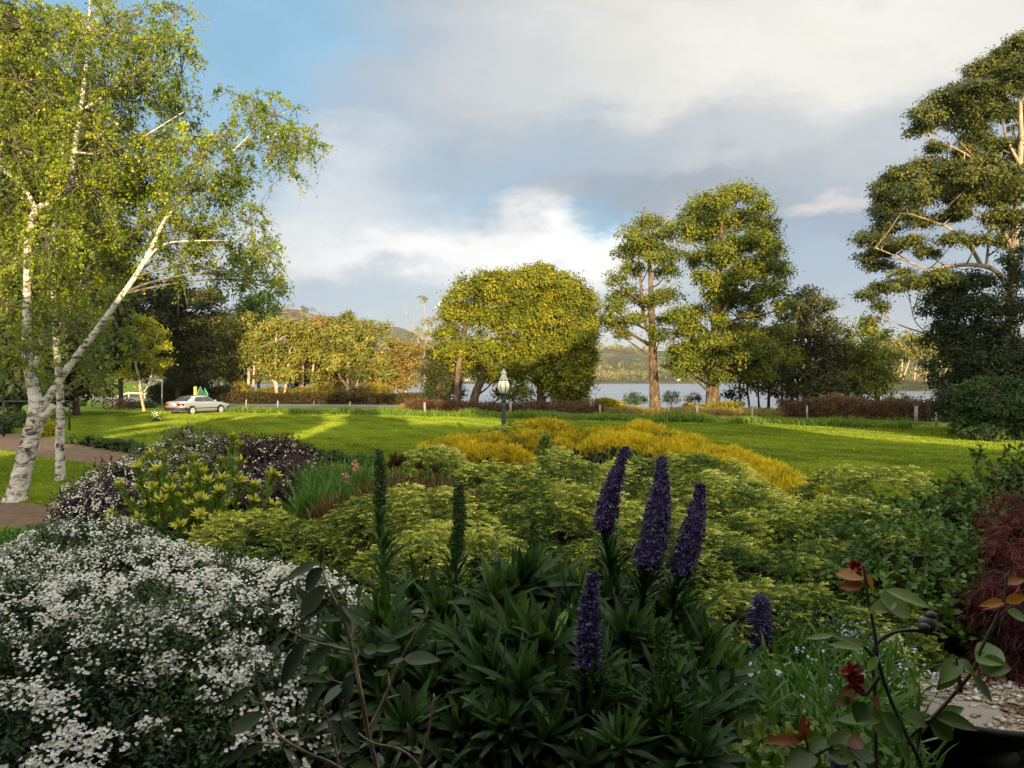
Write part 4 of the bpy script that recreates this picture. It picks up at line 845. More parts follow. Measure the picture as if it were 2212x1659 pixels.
# rough ground, dry grass and bracken behind it
def scrub(name, label, pts, n, w, h, L_, Wd, mat, kind='stuff', up=.9, cat='undergrowth', hv=.35, seed=3):
    q = scatter_line(pts, n, w); l = vnoise(q[:, 0], q[:, 1], 1.8, seed)+.5*vnoise(q[:, 0], q[:, 1], .7, seed+1)
    H = h*(1+hv*2*l)
    t = rng.random(n)**.7; P = np.column_stack([q, ground_z(q[:, 0], q[:, 1])+H*t])
    g = Geo(); D = nrm(rv(n, 1)*[1, 1, .6]+np.array([0, -.1, up])); leaves(g, P, D, nrm(rv(n, 1)+np.array([0, -.8, .5])), L_*rng.uniform(.6, 1.3, n), Wd, np.clip(.5+.6*l+rng.normal(0, .2, n), 0, 1))
    return tag(g.build(name, mat), label, cat, kind=kind)
LF_brack = leafmat('dead bracken', [(0, (.035, .020, .012)), (.5, (.085, .045, .026)), (1, (.17, .10, .045))], .7, .1, .1)
LF_dry = leafmat('dry grass', [(0, (.08, .085, .02)), (.4, (.19, .15, .04)), (1, (.36, .25, .09))], .7, .2, .1)
LF_yel = leafmat('yellow broom leaf', [(0, (.12, .13, .01)), (1, (.40, .34, .02))], .6, .3, .1)
scrub('bracken', 'red-brown dead bracken bank behind the fence posts', [(1690, 55), (1800, 53.5), (1900, 52), (2060, 49)], 20000, 1.6, 1.15, .22, .07, LF_brack, up=.3, seed=8)
scrub('undergrowth', 'dull brown scrub and dead stalks under the domed trees', [(880, 62), (1000, 60), (1180, 58.5), (1300, 57)], 13000, 2.0, .85, .26, .05, LF_brack, seed=9)
scrub('dry_grass', 'tawny rough grass along the river bank below the tall trees', [(860, 64), (1270, 60), (1500, 57), (1720, 56), (1900, 58)], 20000, 2.4, .42, .3, .05, LF_dry, seed=12)
scrub('dry_grass', 'mown rough grass strip between the strap leaves and the fence', [(600, 62.5), (900, 58), (1280, 53.5), (1700, 48.5), (2000, 44.5)], 20000, 1.6, .16, .16, .03, leafmat('verge grass', [(0, (.07, .12, .012)), (1, (.16, .19, .03))], .6, .3, .1), seed=14)
scrub('bank_foliage', 'bright yellow low growth on the bank between domed and tall trees', [(1285, 63.5), (1350, 63)], 2500, .9, .8, .2, .1, LF_yel, seed=15)
scrub('bank_foliage', 'yellow-green undergrowth round the foot of the tallest tree', [(1480, 59), (1600, 58)], 5000, 1.2, .7, .22, .09, leafmat('bank weeds', [(0, (.07, .10, .012)), (1, (.26, .24, .03))], .6, .3, .1), seed=16)
def hedge(label, pts, n, w, h, mat, sd_, nm='field_hedge'):
    q = scatter_line(pts, n, w); l = vnoise(q[:, 0], q[:, 1], 2.2, sd_); t = rng.random(n)**.6
    g = Geo(); P = np.column_stack([q, ground_z(q[:, 0], q[:, 1])+h*(1+.35*l)*t])
    leaves(g, P, nrm(rv(n, 1)+np.array([0, 0, .4])), nrm(rv(n, 1)+np.array([0, -.9, .5])), .26*rng.uniform(.6, 1.3, n), .12, np.clip(.5+.5*l+rng.normal(0, .2, n), 0, 1))
    o = g.build(nm, mat); return tag(o, label, 'hedge')
LF_hed = leafmat('brown hedge leaf', [(0, (.022, .020, .010)), (.5, (.06, .048, .018)), (1, (.13, .09, .03))], .6, .2, .1)
hedge('long rusty brown hedge across the road below the river gums', [(490, 84.5), (640, 84), (800, 82), (930, 79)], 16000, 1.0, 1.15, LF_hed, 21)
hedge('dark hedge beside the street sign and the road bend', [(325, 80), (400, 82), (490, 84)], 9000, 1.2, 1.9, LF_dk2, 22)
scrub('bank_foliage', 'yellow lit weeds and saplings at the foot of the river gums', [(460, 87), (620, 87), (850, 85)], 12000, 1.2, 1.9, .3, .12, leafmat('sapling leaf', [(0, (.10, .10, .015)), (1, (.36, .28, .04))], .6, .3, .1), seed=23)

# grass bank behind the road bend and far bushes at the left
for i, (x, y, rx, ry, d, lb, lf) in enumerate([(30, 905, 26, 20, 31, 'leafy green bush behind the base of the big birch', LF_shr), (90, 925, 22, 18, 30, 'yellow-green bush between the two birch trunks', LF_yel), (5, 915, 16, 22, 33, 'dark fern bush beside the pipe rail', LF_shr),
        (355, 853, 22, 16, 76, 'rounded green shrub by the roadside sign', LF_shr), (300, 875, 30, 6, 66, 'low spreading shrub under the golden ash', LF_shr), (150, 870, 30, 8, 58, 'low dark mound of ground shrub beyond the birch trunk', LF_shr)]):
    d = min(90, CZ*F/((y+ry)*S-HY)); b = at(x, y+ry, d); b[2] = gz(b[0], d); e = empty('garden_shrub', b, lb, 'shrub', 'shrubs beyond the path')
    g, gb = Geo(), Geo(); 
    tube(gb, [b, at(x, y, d)], [.04, .02], 5)
    crown(g, gb, px_blobs([(x, y, rx*.8, ry*.8), (x, y+ry*.6, rx*.9, ry*.5), (x-rx*.5, y+ry*.3, rx*.5, ry*.7), (x+rx*.5, y+ry*.3, rx*.5, ry*.7)], d), .25, 24, .14, .07, 2.0, trunkpts=None, stems=False)
    gb.build('stem', BK_dark, e); g.build('foliage', lf, e)
# clipped bushes edging the path
LF_box = leafmat('box leaf', [(0, (.014, .035, .006)), (.5, (.035, .075, .010)), (1, (.075, .14, .016))], .45, .2, .3)
CB = [(152, 946, 12), (172, 948, 11), (196, 951, 14), (216, 955, 15), (236, 958, 15), (258, 961, 17), (280, 964, 16), (300, 967, 14), (610, 975, 17), (640, 979, 16), (668, 982, 17), (696, 985, 15), (722, 987, 17), (748, 990, 14), (775, 992, 17), (802, 996, 16)]
CBL = ['first', 'second', 'third', 'fourth', 'fifth', 'sixth', 'seventh', 'eighth']
M_shade = simple('black shade core', (.006, .006, .003), .95, 0, .03)  # near-black so gaps in the foliage read as deep shade
for i, (x, y, rx) in enumerate(CB):
    d = CZ*F/((y+13)*S-HY); b = at(x, y+13, d); r_ = rx*S*d/F
    lb = (CBL[i]+' clipped dark green bush counting away from the slim birch, along the path') if i < 8 else (CBL[i-8]+' low green bush of the path edging beyond the white-flowered dome')
    e = empty('clipped_bush', b, lb, 'bush', 'clipped bushes edging the path')
    g, gb = Geo(), Geo(); c = b+np.array([0, 0, r_*.75]); rr = np.array([r_, r_*.9, r_*.85])
    ico(gb, c-np.array([0, 0, .05]), rr*.78); gb.build('shade_mound', M_shade, e)  # solid dark mound, inner shade put into its colour
    crown(g, None, [(c, rr)], .09, 12, .05, .035, 1.6, down=.6, hollow=.2); g.build('foliage', LF_box, e)
# tiny white flower clump by the ash, and a gull
p = at(337, 905, 48); e = empty('flower_clump', (p[0], 48, 0), 'small white flowering clump alone on the lawn before the golden ash', 'flowers')
g = Geo(); n = 90; leaves(g, np.array([p[0], 48, .0])+rv(n, .12)*[1, 1, 0], nrm(rv(n, .4)+np.array([0, 0, 1.])), us(n), .35, .03, .4); g.build('leaves', LF_shr, e)
g = Geo(); n = 60; leaves(g, np.array([p[0], 48, .45])+rv(n, .13), us(n), us(n), .07, .06, .5); g.build('blossoms', M_white, e)
p = at(946, 661, 80); e = empty('gull', p, 'white gull flying above the half-bare gum', 'bird')
g = LG(); lathe(g, [(.01, -.3), (.09, -.15), (.10, .05), (.05, .22), (.01, .32)], k=8); o = g.build('body', M_white, e, smooth=True); o.rotation_euler = (0, R(60), 0)
g = LG(); g.add([(-.05, 0, .02), (.12, 0, .02), (.45, -.2, .42), (.30, -.5, .50), (-.08, -.1, .2)], [[0, 1, 2], [0, 2, 4], [4, 2, 3]]); g.build('wing', M_white, e)
g = LG(); g.add([(-.05, 0, .02), (.12, 0, .02), (-.25, .2, -.22), (-.45, .4, -.30), (-.28, .1, -.1)], [[0, 2, 1], [0, 4, 2], [4, 3, 2]]); g.build('wing', M_white, e)

# ------------------------------------------------------------ the far shore
LF_far = leafmat('far tree leaf', [(0, (.05, .065, .025)), (.35, (.12, .12, .035)), (.7, (.24, .21, .06)), (1, (.36, .29, .10))], .7, .15, .1)
n = 2600; x = rng.uniform(-620, 900, n); y = 935+rng.random(n)**1.3*900; dens = vnoise(x, y, 130, 7); k = (dens > -.12) | (y < 985); x, y = x[k], y[k]; n = len(x)
zb_ = ground_z(x, y); h = rng.uniform(6, 13, n)*(1+.3*(y < 980)); w_ = h*rng.uniform(.35, .6, n); tint = rng.random(n)
g = Geo(); m = 34; idx = np.repeat(np.arange(n), m); o = us(n*m)*rng.random((n*m, 1))**.33
P = np.stack([x[idx]+o[:, 0]*w_[idx], y[idx]+o[:, 1]*w_[idx], zb_[idx]+h[idx]*(.58+.42*o[:, 2])], 1)
leaves(g, P, us(n*m), nrm(o+rv(n*m, .5)+np.array([0, 0, .3])), 2.3, 1.7, np.clip(tint[idx]+rng.normal(0, .12, n*m), 0, 1))
tag(g.build('far_woods', LF_far), 'wooded hillside across the water', 'woods', kind='stuff')
# headland trees
for i, (px_, d, h, lb) in enumerate([(1945, 392, 24, 'golden-lit gum with pale trunks on the headland across the water'), (1975, 398, 26, 'tallest pale gum on the headland, seen between dark trees'), (2000, 390, 22, 'pale gum at the tip side of the headland'), (1915, 402, 22, 'gum on the headland partly hidden by the dark evergreen'), (2030, 396, 20, 'headland gum half behind the big dark bush'), (1880, 405, 17, 'lower headland tree behind the olive evergreen')]):
    X = (px_-1106)*S*d/F; z0 = gz(X, d); e = empty('headland_gum', (X, d, z0), lb, 'tree', 'gums on the headland across the water')
    g = Geo(); bp = np.array([X, d, z0]); t = Geo()
    tube(t, [bp, bp+[1, 0, h*.4], bp+[0, 0, h*.8]], [.5, .4, .15], 6); tube(t, [bp+[1, 0, 0], bp+[4, 0, h*.35], bp+[6, 0, h*.6]], [.4, .3, .1], 6)
    bl = [(bp+np.array([rng.uniform(-6, 7), rng.uniform(-3, 3), h*rng.uniform(.45, .95)]), np.array([4.5, 4, 2.8])) for _ in range(8)]
    crown(g, None, bl, 2.0, 14, 1.2, .8, 1.2); t.build('trunk', BK_pale, e); g.build('crown', LF_euc, e)
# cottages on the far shore
M_hw = simple('cottage wall', (.42, .38, .31), .8); M_hr = simple('cottage roof', (.25, .20, .18), .7); M_win = simple('cottage window', (.03, .04, .05), .2)
for i, (px_, y_, lb) in enumerate([(1010, 940, 'white cottage at the waterline, framed by the leaning wattle trunks'), (1062, 944, 'pale cottage on the far shore behind the lamp'), (1465, 940, 'small white boathouse across the water between the tall trees')]):
    X = (px_-1106)*S*y_/F; z0 = max(gz(X, y_), -2.6); e = empty('cottage', (X, y_, z0), lb, 'house', 'houses on the far shore')
    g = LG(); box(g, (0, 0, 1.4), (7.4, 6, 2.8)); g.build('wall', M_hw, e)
    g = LG(); V = [(-5, -3.6, 3.0), (5, -3.6, 3.0), (5, 3.6, 3.0), (-5, 3.6, 3.0), (-4.5, 0, 5.2), (4.5, 0, 5.2)]; g.add(V, [[0, 1, 5, 4], [2, 3, 4, 5]]); g.add(V, [[0, 4, 3], [1, 2, 5]]); g.build('roof', M_hr, e)
    for s in (-2.4, 2.4):
        g = LG(); box(g, (s, -3.05, 1.7), (1.3, .2, 1.1)); g.build('window', M_win, e)

# ------------------------------------------------------------ tall gum and dark bushes at the right edge
tree('tall_gum', 'towering gum at the lawn edge with layered crowns and orange-lit branching limbs', 40,
     [[(2195, 935, 0.341), (2190, 800, 0.298), (2188, 700, 0.260), (2186, 600, 0.236), (2192, 500, 0.198), (2200, 400, 0.174), (2205, 280, 0.124), (2200, 150, 0.062)],
      [(2188, 640, 0.155), (2150, 585, 0.124), (2100, 572, 0.112), (2050, 575, 0.087), (2000, 580, 0.062), (1940, 555, 0.037), (1890, 535, 0.019)],
      [(2120, 575, 0.112), (2100, 540, 0.093), (2060, 500, 0.074), (2020, 480, 0.043), (1960, 460, 0.019)],
      [(2190, 540, 0.112), (2160, 490, 0.087), (2120, 470, 0.056), (2080, 450, 0.031)], [(2130, 575, 0.074), (2135, 530, 0.062), (2140, 490, 0.037), (2150, 450, 0.025)],
      [(2198, 440, 0.124), (2150, 380, 0.081), (2090, 335, 0.056), (2040, 310, 0.037), (1990, 290, 0.019)], [(2150, 380, 0.056), (2110, 345, 0.037), (2060, 290, 0.025), (2040, 260, 0.012)],
      [(2200, 350, 0.087), (2175, 300, 0.062), (2165, 260, 0.043), (2150, 200, 0.025)], [(2190, 690, 0.124), (2140, 650, 0.087), (2110, 620, 0.062), (2085, 580, 0.031)],
      [(2150, 740, 0.074), (2080, 735, 0.056), (2000, 720, 0.043), (1940, 700, 0.031), (1900, 670, 0.019), (1880, 655, 0.009)], [(2000, 720, 0.031), (1975, 690, 0.022), (1965, 650, 0.015), (1950, 630, 0.007)]],
     [(2195, 100, 34, 30), (2160, 130, 34, 24), (2120, 155, 34, 24), (2210, 160, 40, 34), (2170, 190, 40, 26), (2110, 200, 36, 26), (2070, 205, 30, 22), (2030, 225, 34, 24), (2000, 255, 34, 22), (2050, 255, 34, 24), (1985, 285, 24, 18), (2120, 245, 36, 24), (2190, 250, 34, 26), (2110, 300, 34, 26), (2160, 320, 34, 22), (2090, 330, 26, 16), (2020, 320, 20, 12),
      (2000, 365, 44, 20), (1950, 385, 44, 24), (2050, 380, 48, 24), (2110, 385, 48, 22), (2170, 380, 44, 24), (1920, 420, 34, 30), (1970, 420, 44, 26), (2030, 420, 46, 26), (2090, 425, 44, 28), (2150, 420, 44, 30), (2205, 420, 34, 34), (1910, 460, 26, 22), (1960, 465, 34, 14), (2160, 470, 34, 20), (2210, 480, 30, 30),
      (1880, 520, 30, 22), (1915, 500, 26, 16), (1880, 555, 26, 16), (1925, 540, 30, 16), (1965, 525, 26, 14), (1905, 575, 22, 10),
      (1990, 612, 34, 12), (1950, 615, 30, 12), (1910, 622, 26, 10), (1875, 640, 22, 12), (1900, 665, 16, 12), (2030, 600, 36, 16), (1885, 690, 14, 8), (2060, 520, 30, 14), (2000, 545, 24, 10), (1945, 590, 20, 8), (2110, 520, 24, 12), (2175, 520, 30, 20), (2080, 365, 40, 14), (2135, 350, 30, 14), (1990, 480, 26, 10), (2060, 465, 34, 12), (2150, 230, 30, 20), (2060, 230, 24, 16), (2090, 270, 24, 18), (2215, 330, 24, 40)],
     LF_big, BK_euc, cr=.40, nl=32, Lf=.17, Wf=.07, k=2.9, jit=2.6, hollow=.5, droop=.35, flat=.5, twr=.022)
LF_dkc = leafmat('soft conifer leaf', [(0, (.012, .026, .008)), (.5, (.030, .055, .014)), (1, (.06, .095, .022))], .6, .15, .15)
RB = [('tall dense black-green bush filling under the gum limbs', 38.5, [(2060, 620, 40, 34), (2040, 670, 40, 50), (2080, 680, 50, 50), (2110, 620, 34, 30), (2040, 730, 36, 40), (2080, 760, 50, 50), (2050, 810, 44, 44), (2120, 740, 44, 50), (2110, 820, 50, 50), (2075, 860, 40, 34), (2050, 880, 30, 34), (2100, 900, 44, 30)], 2085, LF_dark),
      ('darkest evergreen at the frame edge beside the gum trunk', 37, [(2180, 700, 40, 44), (2150, 660, 24, 30), (2200, 620, 30, 40), (2190, 780, 50, 50), (2160, 840, 50, 50), (2210, 860, 40, 50), (2140, 790, 40, 40), (2200, 560, 26, 26), (2150, 900, 50, 34), (2200, 920, 44, 30)], 2170, LF_dark),
      ('soft dark green spreading conifer at the lawn\'s end, lowest and nearest', 34, [(2110, 850, 34, 30), (2100, 895, 34, 28), (2150, 880, 40, 36), (2190, 890, 40, 40), (2080, 905, 22, 16), (2140, 915, 40, 20), (2200, 925, 40, 18), (2160, 830, 30, 24), (2130, 935, 44, 14), (2190, 945, 40, 14), (2085, 928, 22, 12)], 2140, LF_dkc)]
for lb, d, bl, x, lf in RB:
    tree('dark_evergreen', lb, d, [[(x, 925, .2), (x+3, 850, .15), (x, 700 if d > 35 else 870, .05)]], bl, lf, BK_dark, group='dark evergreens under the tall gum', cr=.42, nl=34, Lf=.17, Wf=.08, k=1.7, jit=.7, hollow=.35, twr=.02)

# ------------------------------------------------------------ house and trees behind the viewer; they throw the long evening shade
M_brick = simple('house brick', (.30, .15, .10), .9, nscale=5, col2=(.20, .10, .07)); M_tin = simple('roof iron', (.22, .22, .22), .5)
M_beam = simple('verandah timber', (.30, .28, .25), .7, nscale=6, col2=(.2, .19, .17))
e = empty('house', (0, -6, 0), 'brick house with a deep verandah behind the viewpoint', 'house')
g = Geo(); box(g, (0, -6.0, 1.95), (15, 6, 3.9)); g.build('wall', M_brick, e)
g = Geo(); V = [(-8, -2.7, 3.92), (8, -2.7, 3.92), (8, -9.3, 3.92), (-8, -9.3, 3.92), (-7, -6, 4.35), (7, -6, 4.35)]; g.add(V, [[0, 1, 5, 4], [2, 3, 4, 5]]); g.add(V, [[0, 4, 3], [1, 2, 5]]); g.build('roof', M_tin, e)
g = Geo(); V = [(-7.5, -2.95, 3.85), (7.5, -2.95, 3.85), (7.5, 1.5, 3.72), (-7.5, 1.5, 3.72)]; V2 = [(a, b, c+.08) for a, b, c in V]; g.add(V+V2, [[0, 1, 2, 3], [7, 6, 5, 4], [3, 2, 6, 7], [0, 4, 5, 1], [1, 5, 6, 2], [0, 3, 7, 4]]); g.build('verandah_roof', M_tin, e)
g = Geo(); box(g, (0, -1.5, 1.15), (15, 3.1, .3)); g.build('verandah_deck', M_beam, e)
for x in (-7.2, -3.4, 3.4, 7.2):
    g = Geo(); box(g, (x, .1, 2.5), (.12, .12, 2.6)); g.build('verandah_post', M_beam, e)
# shade belt: (x, z) cells at y=-24, with gaps that let the streaks of sun through
YB = -24.0; tn = math.tan(R(SUN_EL)); kx = math.tan(R(-SUN_AZ))
def proj(x, y, z=0.0): return np.array([x+kx*(y-YB), z+tn*(y-YB)])
def gp(px_, py_): 
    d = CZ*F/(py_*S-HY); return proj((px_-1106)*S*d/F, d)
GAPS = [([(1560, 906), (1690, 922), (1850, 934), (2000, 947), (2290, 968)], .75), ([(600, 958), (660, 938), (738, 909)], .30), ([(225, 945), (330, 930), (410, 918)], .24), ([(330, 916), (470, 903)], .20), ([(900, 905), (960, 905), (1060, 908)], .42), ([(840, 890), (900, 893), (1000, 897)], .5), ([(-60, 950), (60, 952), (130, 962)], .2), ([(450, 892), (700, 890)], .35), ([(140, 958), (200, 954)], .14)]
gl = []
for pts, w in GAPS:
    Q = np.array([gp(*p_) for p_ in pts]); 
    for a, b in zip(Q[:-1], Q[1:]): gl.append((a, b, w))
def gapd(x, z):
    best = 9.
    for a, b, w in gl:
        t = np.clip(((x-a[0])*(b[0]-a[0])+(z-a[1])*(b[1]-a[1]))/(((b-a)**2).sum()+1e-9), 0, 1)
        best = np.minimum(best, np.hypot(x-a[0]-t*(b[0]-a[0]), z-a[1]-t*(b[1]-a[1]))-w-.3)
    return best
def topz(x):                                             # height of the belt above each x
    return np.interp(x, [-50, -32, -24, -16, -9, 0, 4.5, 6, 11.5, 13, 17.5, 19.5, 27, 28.8, 32, 50], [10.5, 10.2, 9.8, 9.3, 9.3, 9.6, 9.8, 12.6, 13.0, 15.0, 15.8, 9.9, 10.2, 14.5, 17, 17])
LF_belt = leafmat('shelter belt leaf', [(0, (.03, .05, .012)), (1, (.08, .11, .02))], .6, .1, .1)
xs = np.arange(-44, 52, 8.)
BN = ['far end', 'second', 'third', 'fourth', 'fifth', 'sixth', 'seventh', 'eighth', 'ninth', 'tenth', 'eleventh', 'twelfth']
for i, x0 in enumerate(xs):
    e = empty('shelter_tree', (x0+4, YB-1, 0), BN[i]+' tree of the shelter belt behind the house', 'tree', 'shelter belt behind the house')
    n = 19000; x = rng.uniform(x0-.3, x0+8.3, n); z = rng.uniform(.3, 17.5, n); tz = topz(x)+vnoise(x, x*0, 1.3, 31)*2.2
    k = (z < tz) & (gapd(x, z) > 0); x, z = x[k], z[k]; n = len(x)
    g = Geo(); leaves(g, np.stack([x, YB+rng.uniform(-.5, .5, n), z], 1)-np.array([0, 0, .2]), nrm(rv(n, 1)), nrm(rv(n, .5)+np.array([0, 1., 0])), .36, .32, rng.random(n)); g.build('crown', LF_belt, e)
    g = Geo(); tube(g, [(x0+4, YB-1.6, 0), (x0+4, YB-1.6, 7)], [.3, .1], 8); g.build('trunk', BK_dark, e)
# ------------------------------------------------------------ planting in front of the verandah
LF_jun = leafmat('variegated juniper', [(0, (.016, .042, .012)), (.3, (.055, .11, .022)), (.55, (.20, .25, .036)), (.8, (.47, .47, .075)), (1, (.68, .66, .17))], .5, .25, .25)
LF_dio = leafmat('golden diosma', [(0, (.07, .08, .010)), (.3, (.24, .20, .012)), (.6, (.48, .36, .014)), (1, (.70, .53, .02))], .5, .3, .2)
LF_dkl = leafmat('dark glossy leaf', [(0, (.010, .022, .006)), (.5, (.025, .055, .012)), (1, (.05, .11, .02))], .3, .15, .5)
M_pet = leafmat('white petal', [(0, (.58, .56, .56)), (.6, (.80, .78, .75)), (1, (.88, .86, .82))], .6, .3, .2, .95)
LF_red = leafmat('red-brown leaf', [(0, (.035, .022, .010)), (.5, (.10, .055, .022)), (1, (.20, .11, .035))], .6, .2, .2)
LF_burg = leafmat('burgundy leaf', [(0, (.012, .005, .006)), (1, (.05, .016, .016))], .5, .15, .3)
LF_lime = leafmat('fresh green leaf', [(0, (.03, .08, .010)), (.5, (.07, .16, .018)), (1, (.13, .25, .03))], .45, .35, .3)
LF_leuc = leafmat('conebush leaf', [(0, (.035, .09, .010)), (.45, (.11, .20, .016)), (.7, (.28, .32, .025)), (1, (.56, .50, .07))], .45, .25, .3)
LF_oval = leafmat('green oval leaf', [(0, (.014, .036, .006)), (.5, (.055, .11, .014)), (.85, (.13, .19, .026)), (1, (.24, .25, .04))], .5, .25, .2)
LF_maple = leafmat('laceleaf maple', [(0, (.020, .007, .006)), (.5, (.075, .014, .013)), (1, (.16, .035, .03))], .5, .25, .2)
LF_ech = leafmat('echium leaf', [(0, (.008, .022, .008)), (.5, (.034, .082, .018)), (1, (.12, .21, .04))], .5, .25, .25)  # ramp ends widened so leaf colour carries shade and highlight contrast
PUR = leafmat('purple floret', [(0, (.022, .018, .060)), (.4, (.080, .062, .19)), (.8, (.20, .16, .38)), (1, (.46, .40, .58))], .6, .25, .2, 1.0)
GRS = leafmat('green flower spike', [(0, (.030, .065, .018)), (1, (.14, .22, .06))], .6, .15, .2)

def dome_points(domes, dens, low=-.05, front=True):
    """points on the outer skin of a union of domes; (c, r) pairs"""
    Ps, Ns, Ds = [], [], []
    for i, (c, r) in enumerate(domes):
        area = 2*math.pi*((r[0]*r[1])+(r[0]*r[2])+(r[1]*r[2]))/3*1.15
        n = int(dens*area); u = us(n*2); u = u[u[:, 2] > low]
        if front: u = u[(u[:, 1] < .45) | (u[:, 2] > .6)]
        u = u[:n]; P = c+u*r; N = nrm(u/r)
        ok = np.ones(len(P), bool)
        for j, (c2, r2) in enumerate(domes):
            if j != i: ok &= (((P-c2)/r2)**2).sum(1) > .92
        Ps.append(P[ok]); Ns.append(N[ok])
    return np.concatenate(Ps), np.concatenate(Ns)
def lump3(P, s, seed=0): return vnoise(P[:, 0]+P[:, 2]*.7, P[:, 1]+P[:, 2]*.3, s, seed)*2
def dm(L_):
    """(x, ytop, d, r[, rz]) seen dome tops -> centre, radii"""
    out = []
    for q in L_:
        x, y, d, r = q[:4]; rz = q[4] if len(q) > 4 else r*.75
        c = at(x, y, d); c[2] -= rz; out.append((c, np.array([r, r*.9, rz])))
    return out
def base_of(domes):
    c = np.mean([d[0] for d in domes], 0); return np.array([c[0], c[1], gz(c[0], c[1])])
def core(e, domes, s=.80, mat=None):  # solid mounds inside each bush, shade painted into their black
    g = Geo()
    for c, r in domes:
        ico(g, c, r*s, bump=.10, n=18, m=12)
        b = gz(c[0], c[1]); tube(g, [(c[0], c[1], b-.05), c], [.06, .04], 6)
    return g.build('shade_core', mat or M_shade, e, smooth=True)

def juniper(label, domes, dens=150, Ls=.26, fine=1.0, name='juniper', cat='shrub', group='variegated junipers in the bed', gold=0.0):
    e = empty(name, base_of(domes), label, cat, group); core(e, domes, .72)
    dens = dens*7.2; Ls = Ls*.50
    P, N = dome_points(domes, dens, -.35); n = len(P)
    g = Geo(); l = lump3(P, .55, 3); l2 = lump3(P, .21, 4)
    k = (l+.6*l2 > -.52) | (rng.random(n) < .15); P, N, l, l2 = P[k], N[k], l[k], l2[k]; n = len(P)  # dropped sprigs bare the black core as painted shade
    P = P+N*(.26*l+.07*l2)[:, None]-N*rng.uniform(0, .07, n)[:, None]
    out_ = nrm(N*.75+rv(n, .45)+np.array([0, -.10, .28])+.35*np.stack([np.sign(l2), 0*l2, 0*l2], 1))
    LL = Ls*rng.uniform(.5, 1.3, n); tv = np.clip(.47+.34*l2+.24*l+rng.normal(0, .13, n)+gold, 0, 1)
    hor = nrm(np.stack([np.sign(l2)*.8+rng.normal(0, .5, n), rng.normal(-.2, .5, n), 0*l2], 1))
    side = nrm(np.cross(out_, us(n))); up = np.cross(side, out_); K_ = 6
    for i in range(K_):                                   # feathery plume: thin twiglets along a stem that arches over sideways
        t = (i+.3)/K_; ctr = P+out_*(LL*t*(1-.35*t))[:, None]+hor*(LL*.55*t*t)[:, None]+np.array([0, 0, -1.])*(LL*.22*t*t)[:, None]
        T_ = nrm(out_*(1-.7*t)+hor*(1.1*t)-np.array([0, 0, .44*t]))
        for s in (1, -1):
            D = nrm(T_*1.1+side*s*(.55-.25*t)+up*.2+rv(n, .16))
            leaves(g, ctr, D, nrm(up+rv(n, .5)), LL*(.36-.10*t), LL*.055+.0025, np.clip(tv*.6+.62*t*(.35+tv)-.12, 0, 1), .1, .5)
    g.build('foliage', LF_jun, e); return e

juniper('low juniper spilling forward beside the white-flowered bush, brightest yellow tips', dm([(560, 1165, 5.4, .55), (640, 1120, 5.9, .7), (740, 1105, 6.1, .6), (700, 1190, 5.0, .6), (600, 1215, 4.6, .45), (490, 1185, 5.2, .3)]), 210, .20, gold=.12)
juniper('low feathery juniper behind the green flower spike, its tips sweeping sideways', dm([(850, 1105, 6.2, .7), (960, 1120, 6.0, .6), (900, 1170, 5.3, .7), (800, 1200, 4.7, .5), (980, 1200, 4.9, .55), (1040, 1180, 5.4, .55)]), 200, .21, gold=.08)
juniper('broad juniper mound directly under the golden diosma', dm([(1010, 1005, 9.8, .9), (1120, 1025, 9.0, 1.1), (1080, 1060, 7.8, .9), (1210, 1045, 8.2, 1.0), (930, 1000, 10.2, .6), (1180, 1100, 6.9, .8), (1070, 1130, 6.4, .6)]), 130, .28)
juniper('highest juniper mound, rising behind the three purple spikes', dm([(1290, 998, 9.2, 1.0, .8), (1400, 1002, 9.0, 1.0, .8), (1500, 1018, 8.6, .9, .8), (1340, 1050, 7.5, .9), (1450, 1060, 7.2, .9), (1270, 1120, 6.3, .75), (1560, 1070, 7.0, .8), (1380, 1130, 6.0, .8), (1480, 1150, 5.6, .75)]), 140, .27)
juniper('juniper sloping away from the golden diosma toward the lawn', dm([(1610, 1060, 7.6, .9), (1700, 1070, 7.5, .9), (1775, 1062, 7.7, .7), (1860, 1075, 7.3, .7), (1930, 1058, 7.6, .38, .3), (1640, 1120, 6.3, .8), (1750, 1120, 6.3, .8), (1840, 1110, 6.6, .7)]), 150, .25, gold=.04)
juniper('darker front juniper above the forget-me-nots, nearest the rose stems', dm([(1570, 1170, 5.2, .7), (1660, 1185, 5.0, .65), (1760, 1180, 5.2, .7), (1580, 1240, 4.5, .5), (1690, 1260, 4.4, .5), (1620, 1300, 4.1, .35), (1780, 1250, 4.6, .5), (1840, 1190, 5.3, .6)]), 190, .19, gold=-.05)
juniper('pale green juniper tuft standing beside the lamp post foot', dm([(1070, 932, 14.2, .75, .5), (1120, 930, 14.6, .6, .4), (1020, 950, 13.0, .5, .35), (960, 985, 11.8, .5, .35)]), 90, .34)

